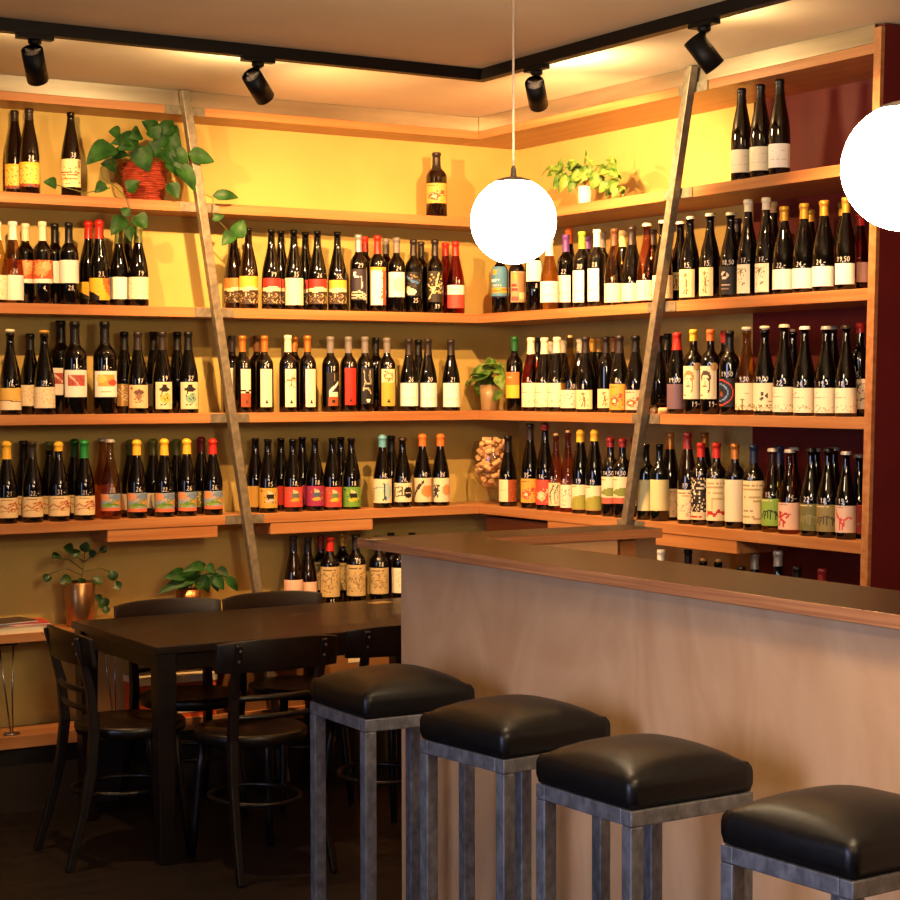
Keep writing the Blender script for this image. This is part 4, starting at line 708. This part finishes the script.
# ------------------------------------------------------------------ bar
HB = 1.15
XF, XI, YT, YN, XE = -1.547, -1.212, -1.705, -1.925, -.50
bm = new(); pts = [(XF, -5.4), (XI, -5.4), (XI, YN), (XE, YN), (XE, YT), (XF, YT)]
lo = [bm.verts.new((x, y, HB-.031)) for x, y in pts]; hi = [bm.verts.new((x, y, HB)) for x, y in pts]
f = bm.faces.new(hi); f.material_index = 0
f = bm.faces.new(lo[::-1]); f.material_index = 1
for i in range(6):
    f = bm.faces.new((lo[i], lo[(i+1) % 6], hi[(i+1) % 6], hi[i])); f.material_index = 1
o = obj('bar_worktop', bm, [WTOP, WEDGE], bevel=.002); tag(o, 'brown L-shaped bar counter top with a plywood edge', 'counter top')
t = thing('bar_counter', 'pale birch plywood bar front behind the row of stools', 'bar', (-1.485, -1.9, 0))
bm = new(); box(bm, -.015, .015, -3.5, 0, 0, HB-.0315); obj('front_panel', bm, BIRCH, t)
bm = new(); box(bm, .0155, .80, -.02, 0, 0, HB-.0315); obj('end_panel', bm, BIRCH, t)
bm = new(); box(bm, -.655, -.59, -1.90, -1.83, 0, HB-.0315)
tag(obj('counter_leg', bm, WOOD_L, bevel=.003), 'square pine leg under the far end of the bar counter', 'leg')
# paper slips
def slip(x, y, Z, w, d, rz, label, m):
    p = at_z(x, y, Z); bm = new(); box(bm, -w/2, w/2, -d/2, d/2, 0, .003); o = obj('paper_slip', bm, m, loc=(p.x, p.y, Z)); o.rotation_euler.z = rz
    tag(o, label, 'paper')
slip(377, 539.8, HB, .06, .045, .3, 'cream paper slip on the left tip of the bar counter', flat('#a58d62', .7))
slip(380, 603, .75, .09, .06, .2, 'small paper slip on the dining table near the bar', flat('#7a6440', .7))

# ------------------------------------------------------------------ bar stools
def cushion(s, h):
    bm = new(); N = 16; top = {}
    def prof(u, v):
        return .018*(1-abs(u)**2.2)*(1-abs(v)**2.2)+h
    def sq(u, v):
        k = .46
        return u*s/2*(1+.02*math.cos(v*PI/2)), v*s/2*(1+.02*math.cos(u*PI/2))
    g = []
    for j in range(N+1):
        row = []
        for i in range(N+1):
            u, v = -1+2*i/N, -1+2*j/N
            uu, vv = math.copysign(1-(1-abs(u))**1.0, u), math.copysign(abs(v), v)
            x, y = uu*(s/2-.012), vv*(s/2-.012)
            row.append(bm.verts.new((x, y, .066+.040*((1-abs(u)**2.6)*(1-abs(v)**2.6))**.62)))
        g.append(row)
    for j in range(N):
        for i in range(N): f = bm.faces.new((g[j][i], g[j][i+1], g[j+1][i+1], g[j+1][i])); f.smooth = True
    ring = [g[0][i] for i in range(N+1)]+[g[j][N] for j in range(1, N+1)]+[g[N][i] for i in range(N-1, -1, -1)]+[g[j][0] for j in range(N-1, 0, -1)]
    prev = ring
    for off, z in ((.006, .056), (.008, .045), (.008, .02), (.004, .002)):
        cur = []
        for v in ring:
            q = Vector((v.co.x, v.co.y)); m = max(abs(q.x), abs(q.y)); sc = (s/2-.012+off)/m
            x, y = q.x*sc if True else 0, q.y*sc
            bulge = .004*(1-(min(abs(q.x), abs(q.y))/m)**2)*(1 if .01 < z < .06 else .3)
            if abs(q.x) >= abs(q.y): x += math.copysign(bulge, x)
            else: y += math.copysign(bulge, y)
            cur.append(bm.verts.new((x, y, z)))
        for k in range(len(ring)):
            f = bm.faces.new((prev[k], prev[(k+1) % len(ring)], cur[(k+1) % len(ring)], cur[k])); f.smooth = True
        prev = cur
    bm.faces.new(prev)
    return bm
SS, ZF = .34, .74
def make_stool(label):
    t = thing('bar_stool', label, 'bar stool', group='bar stools')
    obj('seat_cushion', cushion(SS+.006, .1), LEATHER, t, loc=(0, 0, ZF+.0005))
    bm = new(); w = .034; a = SS/2
    for sx, sy in ((-1, 0), (1, 0), (0, -1), (0, 1)):
        if sx: box(bm, sx*(a-w/2)-w/2, sx*(a-w/2)+w/2, -a+w, a-w, ZF-w, ZF)
        else: box(bm, -a, a, sy*(a-w/2)-w/2, sy*(a-w/2)+w/2, ZF-w, ZF)
    obj('seat_frame', bm, GALVS, t, bevel=.003)
    for sx in (-1, 1):
        for sy in (-1, 1):
            bm = new(); box(bm, sx*(a-w/2)-w/2, sx*(a-w/2)+w/2, sy*(a-w/2)-w/2, sy*(a-w/2)+w/2, 0, ZF-w-.0005)
            obj('leg', bm, GALVS, t, bevel=.003)
    return t
st_lab = ['black leather bar stool nearest the dining table, at the bar end', 'second black leather bar stool from the dining table', 'third black leather bar stool from the dining table, fully in front of the bar', 'nearest black leather bar stool, cut by the right photo edge']
st0 = None
for (fx, fy, ang), lb in zip(((-1.976, -2.53, -91.5), (-1.953, -3.165, -84.5), (-2.018, -3.745, -88.5), (-2.012, -4.385, -86.5)), st_lab):
    if st0 is None: st = st0 = make_stool(lb)
    else: st = copy_tree(st0); st['label'] = lb
    a = math.radians(ang); e1 = Vector((math.cos(a), math.sin(a), 0)); e2 = Vector((math.cos(a+PI/2), math.sin(a+PI/2), 0))
    c = Vector((fx, fy, 0))-e1*SS/2+e2*SS/2; st.location = c; st.rotation_euler = (0, 0, a+PI/2)

# ------------------------------------------------------------------ dining table and chairs
TX0, TX1, TY0, TY1 = -1.945, -.5, -1.015, -.195
t = thing('dining_table', 'dark stained rectangular dining table in front of the left shelves', 'table', ((TX0+TX1)/2, (TY0+TY1)/2, 0))
hx, hy = (TX1-TX0)/2, (TY1-TY0)/2
bm = new(); box(bm, -hx, hx, -hy, hy, .722, .75); obj('table_top', bm, TABLEW, t, bevel=.003)
bm = new()
for a in ((-hx+.03, hx-.03, -hy+.025, -hy+.047), (-hx+.03, hx-.03, hy-.047, hy-.025), (-hx+.025, -hx+.047, -hy+.047, hy-.047), (hx-.047, hx-.025, -hy+.047, hy-.047)): box(bm, *a, .662, .7215)
obj('apron', bm, DARKW, t)
for sx in (-1, 1):
    for sy in (-1, 1):
        bm = new(); x, y = sx*(hx-.045), sy*(hy-.04)
        bar(bm, [(x, y, .7215), (x, y, .62), (x, y, 0)], [.068, .068, .052], [.068, .068, .052]); obj('leg', bm, DARKW, t, bevel=.003)
def curve(f, n=14): return [f(-1+2*i/n) for i in range(n+1)]
def make_chair(label):
    t = thing('cafe_chair', label, 'chair', group='bentwood cafe chairs')
    bm = new(); n = 40
    def outline(sc, z, k=0): return [bm.verts.new((sc*.195*math.cos(2*PI*i/n), sc*.193*math.sin(2*PI*i/n), z)) for i in range(n)]
    R = [outline(.93, .425), outline(.98, .43), outline(1, .445), outline(1, .458), outline(.97, .465), outline(.90, .466), outline(.6, .459), outline(.25, .456)]
    for a, b2 in zip(R, R[1:]):
        for i in range(n): f = bm.faces.new((a[i], a[(i+1) % n], b2[(i+1) % n], b2[i])); f.smooth = True
    bm.faces.new(R[0][::-1]); bm.faces.new(R[-1]); obj('seat', bm, DARKW, t)
    for s in (-1, 1):
        bm = new(); tube(bm, [(s*.122, .118, .426), (s*.130, .130, .30), (s*.142, .148, .12), (s*.150, .158, 0)], [.0165, .0165, .0145, .012], 12); obj('front_leg', bm, DARKW, t)
        bm = new(); bar(bm, [(s*.172, -.285, 0), (s*.166, -.240, .15), (s*.158, -.200, .32), (s*.153, -.186, .46), (s*.153, -.198, .60), (s*.156, -.232, .73), (s*.157, -.248, .785)], [.024, .026, .03, .032, .03, .026, .022], [.026, .03, .034, .034, .030, .024, .020])
        r = obj('rear_leg', bm, DARKW, t, bevel=.004)
        bm = new()
        for z in (.73, .765): 
            n0 = len(bm.verts); lathe(bm, [(.005, 0), (.004, .002)], 8); bm.verts.ensure_lookup_table()
            bmesh.ops.transform(bm, matrix=Matrix.Translation((s*.1565, -.2475-(z-.73)*.35-.0005, z)) @ Matrix.Rotation(PI/2, 4, 'X'), verts=bm.verts[n0:])
        obj('screw', bm, flat('silver', .3, 1), r)
    def rail(z0, z1, y0, half, sag, th):
        bm = new(); rows = []
        for u in [-1+2*i/16 for i in range(17)]:
            x = u*half; y = y0-sag*(1-u*u); zt = z1-.014*abs(u)**3
            rows.append([bm.verts.new((x, y-th/2, z0)), bm.verts.new((x, y+th/2, z0)), bm.verts.new((x, y+th/2-.012, zt)), bm.verts.new((x, y-th/2-.012, zt))])
        for a, b2 in zip(rows, rows[1:]):
            for k in range(4): f = bm.faces.new((a[k], a[(k+1) % 4], b2[(k+1) % 4], b2[k])); f.smooth = k in (1, 3)
        bm.faces.new(rows[0][::-1]); bm.faces.new(rows[-1]); return bm
    obj('top_rail', rail(.69, .80, -.205, .222, .040, .017), DARKW, t, bevel=.003)
    bm = new(); tube(bm, curve(lambda u: (u*.15, -.200-.026*(1-u*u), .60)), .010, 8); obj('back_slat', bm, DARKW, t)
    bm = new(); tube(bm, curve(lambda u: (u*.15, -.192-.022*(1-u*u), .535)), .010, 8); obj('back_slat', bm, DARKW, t)
    bm = new(); tube(bm, [(.150*math.cos(2*PI*i/28), .172*math.sin(2*PI*i/28)-.032, .235) for i in range(29)], .009, 8, cap=False); obj('stretcher_ring', bm, DARKW, t)
    return t
ch_lab = ['dark bentwood chair at the left end of the dining table', 'dark bentwood chair on the near long side of the table, its back towards us', 'dark bentwood chair partly hidden behind the first bar stool', 'dark bentwood chair on the far table side, below the leafy plants', 'dark bentwood chair on the far table side, left of the engraved-label bottles']
ch0 = None
for (x, y, rz), lb in zip(((-1.93, -.745, -PI/2-.02), (-1.635, -1.10, .0), (-1.10, -1.03, -.05), (-1.53, -.355, PI), (-1.075, -.355, PI+.01)), ch_lab):
    if ch0 is None: c = ch0 = make_chair(lb)
    else: c = copy_tree(ch0); c['label'] = lb
    c.location = (x, y, 0); c.rotation_euler = (0, 0, rz)

# ------------------------------------------------------------------ low shelf clutter
def mag(x, y, z, w, d, h, rz, cols, label):
    t = thing('magazine', label, 'magazine', (x, y, z), rz, 'magazines on the low shelf')
    bm = new(); box(bm, -w/2, w/2, -d/2, d/2, .0015, h-.0015); obj('pages', bm, flat(cols[0], .7), t)
    bm = new(); box(bm, -w/2-.002, w/2+.002, -d/2-.002, d/2+.002, h-.0014, h); box(bm, -w/2-.002, w/2+.002, -d/2-.002, d/2+.002, 0, .0014); obj('cover', bm, flat(cols[1], .35), t)
mag(-2.07, .095, ZLOW, .24, .17, .026, .04, ('cream', 'paper'), 'thick cream book at the bottom of the stack on the low shelf')
mag(-2.06, .10, ZLOW+.0265, .23, .16, .008, -.12, ('white', 'coral'), 'red-covered magazine lying on the thick cream book')
mag(-2.10, .09, ZLOW+.035, .19, .14, .008, .2, ('white', '#4a3a34'), 'dark-covered magazine on top of the stack on the low shelf')
def hairpin(x, label):
    t = thing('hairpin_support', label, 'shelf support', (x, .05, ZBOT))
    bm = new(); box(bm, -.035, .035, -.03, .03, .345, .3545); obj('plate', bm, BLACKM, t)
    for s in (-1, 1):
        bm = new(); tube(bm, [(s*.028, 0, .345), (s*.014+.004, -.012, .17), (s*.004+.012, -.02, .004)], .0035, 8); obj('rod', bm, flat('silver', .2, 1), t)
    bm = new(); tube(bm, [(.012+.03*math.cos(2*PI*i/18), -.02+.02*math.sin(2*PI*i/18), .0045) for i in range(19)], .0035, 6, cap=False); obj('foot_loop', bm, flat('silver', .2, 1), t)
hairpin(-2.115, 'chrome hairpin rod support under the magazines')
hairpin(-1.70, 'chrome hairpin rod support behind the chair at the table end')
t = thing('wine_carton', 'orange wine carton with a cream lid on the bottom shelf behind the table legs', 'carton', (-1.42, .105, ZBOT))
bm = new(); box(bm, -.165, .165, -.085, .085, 0, .1415); obj('carton_body', bm, flat('#cc5526', .7), t)
bm = new(); box(bm, -.168, .168, -.088, .088, .142, .170); obj('lid', bm, flat('paper', .7), t)
bm = new(); box(bm, -.12, .12, -.0868, -.0855, .02, .07); obj('printed_band', bm, flat('paper', .7), t)
for x0, x1, lb in ((-1.18, -.86, 'brown cardboard carton on the bottom shelf behind the far chairs'), (-.80, -.42, 'brown cardboard carton on the bottom shelf nearest the bar')):
    t = thing('cardboard_carton', lb, 'carton', ((x0+x1)/2, .105, ZBOT), 0, 'brown cartons on the bottom shelf'); w = (x1-x0)/2
    bm = new(); box(bm, -w, w, -.085, .085, 0, .22); obj('carton_body', bm, noise_col(mat('brown_cardboard', '#8a5f34', .8), '#835a30', '#91663a', (8, 8, 8), 3), t)
    bm = new(); box(bm, -w*.2, w*.12, -.0862, -.0852, .16, .19); obj('address_label', bm, flat('cream', .7), t)

# ------------------------------------------------------------------ track lights
TYL, TXR = -1.0, -.625
t = thing('light_track', 'black L-shaped ceiling track carrying the spotlights', 'light track', (TXR, TYL, ZC))
bm = new(); box(bm, -2.9, .018, -.02, .02, -.042, -.0005); obj('rail', bm, BLACKM, t)
bm = new(); box(bm, -.02, .018, -2.6, -.0205, -.042, -.0005); obj('rail', bm, BLACKM, t)
WARM = (1, .52, .20)
def spot_head(pt, along, aim, label, power, ceil_fill, cone=128):
    pt = Vector(pt); t = thing('track_spotlight', label, 'spotlight', pt, 0, 'black track spotlights')
    bm = new()
    if along == 'x': box(bm, -.06, .06, -.016, .016, -.014, 0)
    else: box(bm, -.016, .016, -.06, .06, -.014, 0)
    lathe(bm, [(.012, -.034), (.022, -.026), (.022, -.014)], 14); obj('track_adapter', bm, BLACKM, t)
    aim = Vector(aim).normalized(); hc = Vector((0, 0, -.096))
    bm = new(); tube(bm, [(0, 0, -.03), (0, 0, -.06), hc-aim*.02], .0065, 8); obj('stem', bm, BLACKM, t)
    q = aim.to_track_quat('Z', 'Y').to_matrix().to_4x4()
    bm = new(); R, L = .035, .057
    lathe(bm, [(R-.003, -L), (R, -L), (R, L), (R-.003, L), (R-.003, L-.03), (.012, L-.032), (.012, -L+.012), (R-.003, -L+.011)], 28, cap0=False, cap1=False)
    # close the shell: outer tube, recessed rear plate, recessed lamp plate
    bmesh.ops.transform(bm, matrix=Matrix.Translation(hc) @ q, verts=bm.verts); obj('lamp_housing', bm, BLACKM, t)
    bm = new(); lathe(bm, [(R-.0035, -L+.010), (.004, -L+.009)], 24)
    for k in range(3):
        a = 2*PI*k/3+.5; n0 = len(bm.verts); box(bm, .010, R-.006, -.0015, .0015, -L+.003, -L+.0095); bm.verts.ensure_lookup_table()
        bmesh.ops.transform(bm, matrix=Matrix.Rotation(a, 4, 'Z'), verts=bm.verts[n0:])
    bmesh.ops.transform(bm, matrix=Matrix.Translation(hc) @ q, verts=bm.verts); obj('heat_sink', bm, flat('#cfc2aa', .5), t)
    bm = new(); lathe(bm, [(R-.004, L-.028), (.004, L-.027)], 24)
    bmesh.ops.transform(bm, matrix=Matrix.Translation(hc) @ q, verts=bm.verts); obj('lamp', bm, mat('lamp_glow', '#ffe2b0', .4, emit='#ffd9a0', es=12), t)
    ld = bpy.data.lights.new('spot_beam', 'SPOT'); ld.energy = power; ld.color = WARM; ld.shadow_soft_size = .015; ld.spot_size = math.radians(cone); ld.spot_blend = .7
    lo = bpy.data.objects.new('spot_beam', ld); COL.objects.link(lo); lo.location = pt+hc+aim*(L-.006); lo.rotation_euler = (-aim).to_track_quat('Z', 'Y').to_euler()
    # uplight added beside the head to brighten the ceiling towards the wall
    wd = Vector((0, 1, 0)) if along == 'x' else Vector((1, 0, 0))
    ld = bpy.data.lights.new('ceiling_fill', 'SPOT'); ld.energy = ceil_fill; ld.color = (1, .70, .34); ld.shadow_soft_size = .04; ld.spot_size = math.radians(170); ld.spot_blend = .6
    lo = bpy.data.objects.new('ceiling_fill', ld); COL.objects.link(lo); lo.location = pt+wd*.07+Vector((0, 0, -.085))
    lo.rotation_euler = (-(wd*.75+Vector((0, 0, .6)))).to_track_quat('Z', 'Y').to_euler()
zt = ZC-.0425
spot_head((-2.34, TYL, zt), 'x', (.5, .8, -1), 'black track spotlight hanging at the left end of the ceiling track', 115, 4)
spot_head((-1.545, TYL, zt), 'x', (1.2, .8, -1), 'black track spotlight above the trailing pothos and slanting post', 215, 17)
spot_head((TXR, -1.36, zt), 'y', (1, 1.05, -1), 'black track spotlight near the ceiling track corner beside the pendant cord', 170, 26)
spot_head((TXR, -2.285, zt), 'y', (.6, -.45, -1), 'black track spotlight at the right end, in front of the steel strip', 130, 6)
# ------------------------------------------------------------------ globe pendants
def globe(p, r, label, watts):
    p = Vector(p); t = thing('globe_pendant', label, 'pendant lamp', (p.x, p.y, p.z), 0, 'globe pendants over the bar')
    bm = new(); bmesh.ops.create_uvsphere(bm, u_segments=40, v_segments=24, radius=r)
    for f in bm.faces: f.smooth = True
    obj('glass_globe', bm, mat('opal_globe', '#fff4e0', .3, emit=(1, .72, .42), es=watts), t)
    bm = new(); lathe(bm, [(.05, r-.0115), (.045, r-.006), (.025, r+.0005), (.008, r+.003), (.0065, r+.022), (.0035, r+.03)], 24, cap0=False); obj('fitter_cap', bm, flat('#8f8a86', .35, .8), t)
    bm = new(); tube(bm, [(0, 0, r+.025), (0, 0, ZC-p.z-.02)], .003, 8); obj('cord', bm, flat('#b9a48c', .5), t)
    bm = new(); lathe(bm, [(.05, ZC-p.z-.026), (.05, ZC-p.z-.001)], 24); obj('ceiling_rose', bm, flat('white', .5), t)
GE = 60
d = ray(513.5, 221); globe(CAM+d*4.66, .1099, 'glowing white globe pendant over the far end of the bar', GE)
d = ray(906, 167); globe(CAM+d*3.13, .1099, 'glowing white globe pendant cut by the right photo edge', 115)

globe((-2.27, -6.12, 2.0), .1099, 'added unseen globe pendant lighting the near end of the bar', GE)  # out of view, added to warm the bar front
globe((-3.3, -5.3, 2.25), .1099, 'added unseen globe pendant lighting the bar from the seating side', 95)  # unseen lamp put in to brighten the birch panel
# ------------------------------------------------------------------ assumed daylight fill and settings
w = bpy.data.worlds.new('dusk'); SC.world = w; w.use_nodes = True
w.node_tree.nodes['Background'].inputs[0].default_value = (.42, .46, .62, 1); w.node_tree.nodes['Background'].inputs[1].default_value = .06
def area(name, loc, target, sx, sy, energy, col):
    ld = bpy.data.lights.new(name, 'AREA'); ld.shape = 'RECTANGLE'; ld.size = sx; ld.size_y = sy; ld.spread = math.radians(84); ld.energy = energy*.75; ld.color = col
    o = bpy.data.objects.new(name, ld); COL.objects.link(o); o.location = loc
    o.rotation_euler = (Vector(loc)-Vector(target)).to_track_quat('Z', 'Y').to_euler()
area('assumed_daylight_fill', (-6.5, -4.3, 1.5), (-1.5, -4.0, .6), 2.2, 1.9, 50, (.62, .66, 1))  # unseen area light added for assumed cool daylight; no window is built
SC.view_settings.view_transform = 'Standard'; SC.view_settings.look = 'None'; SC.view_settings.exposure = 0; SC.view_settings.gamma = 1; SC.view_settings.use_curve_mapping = False
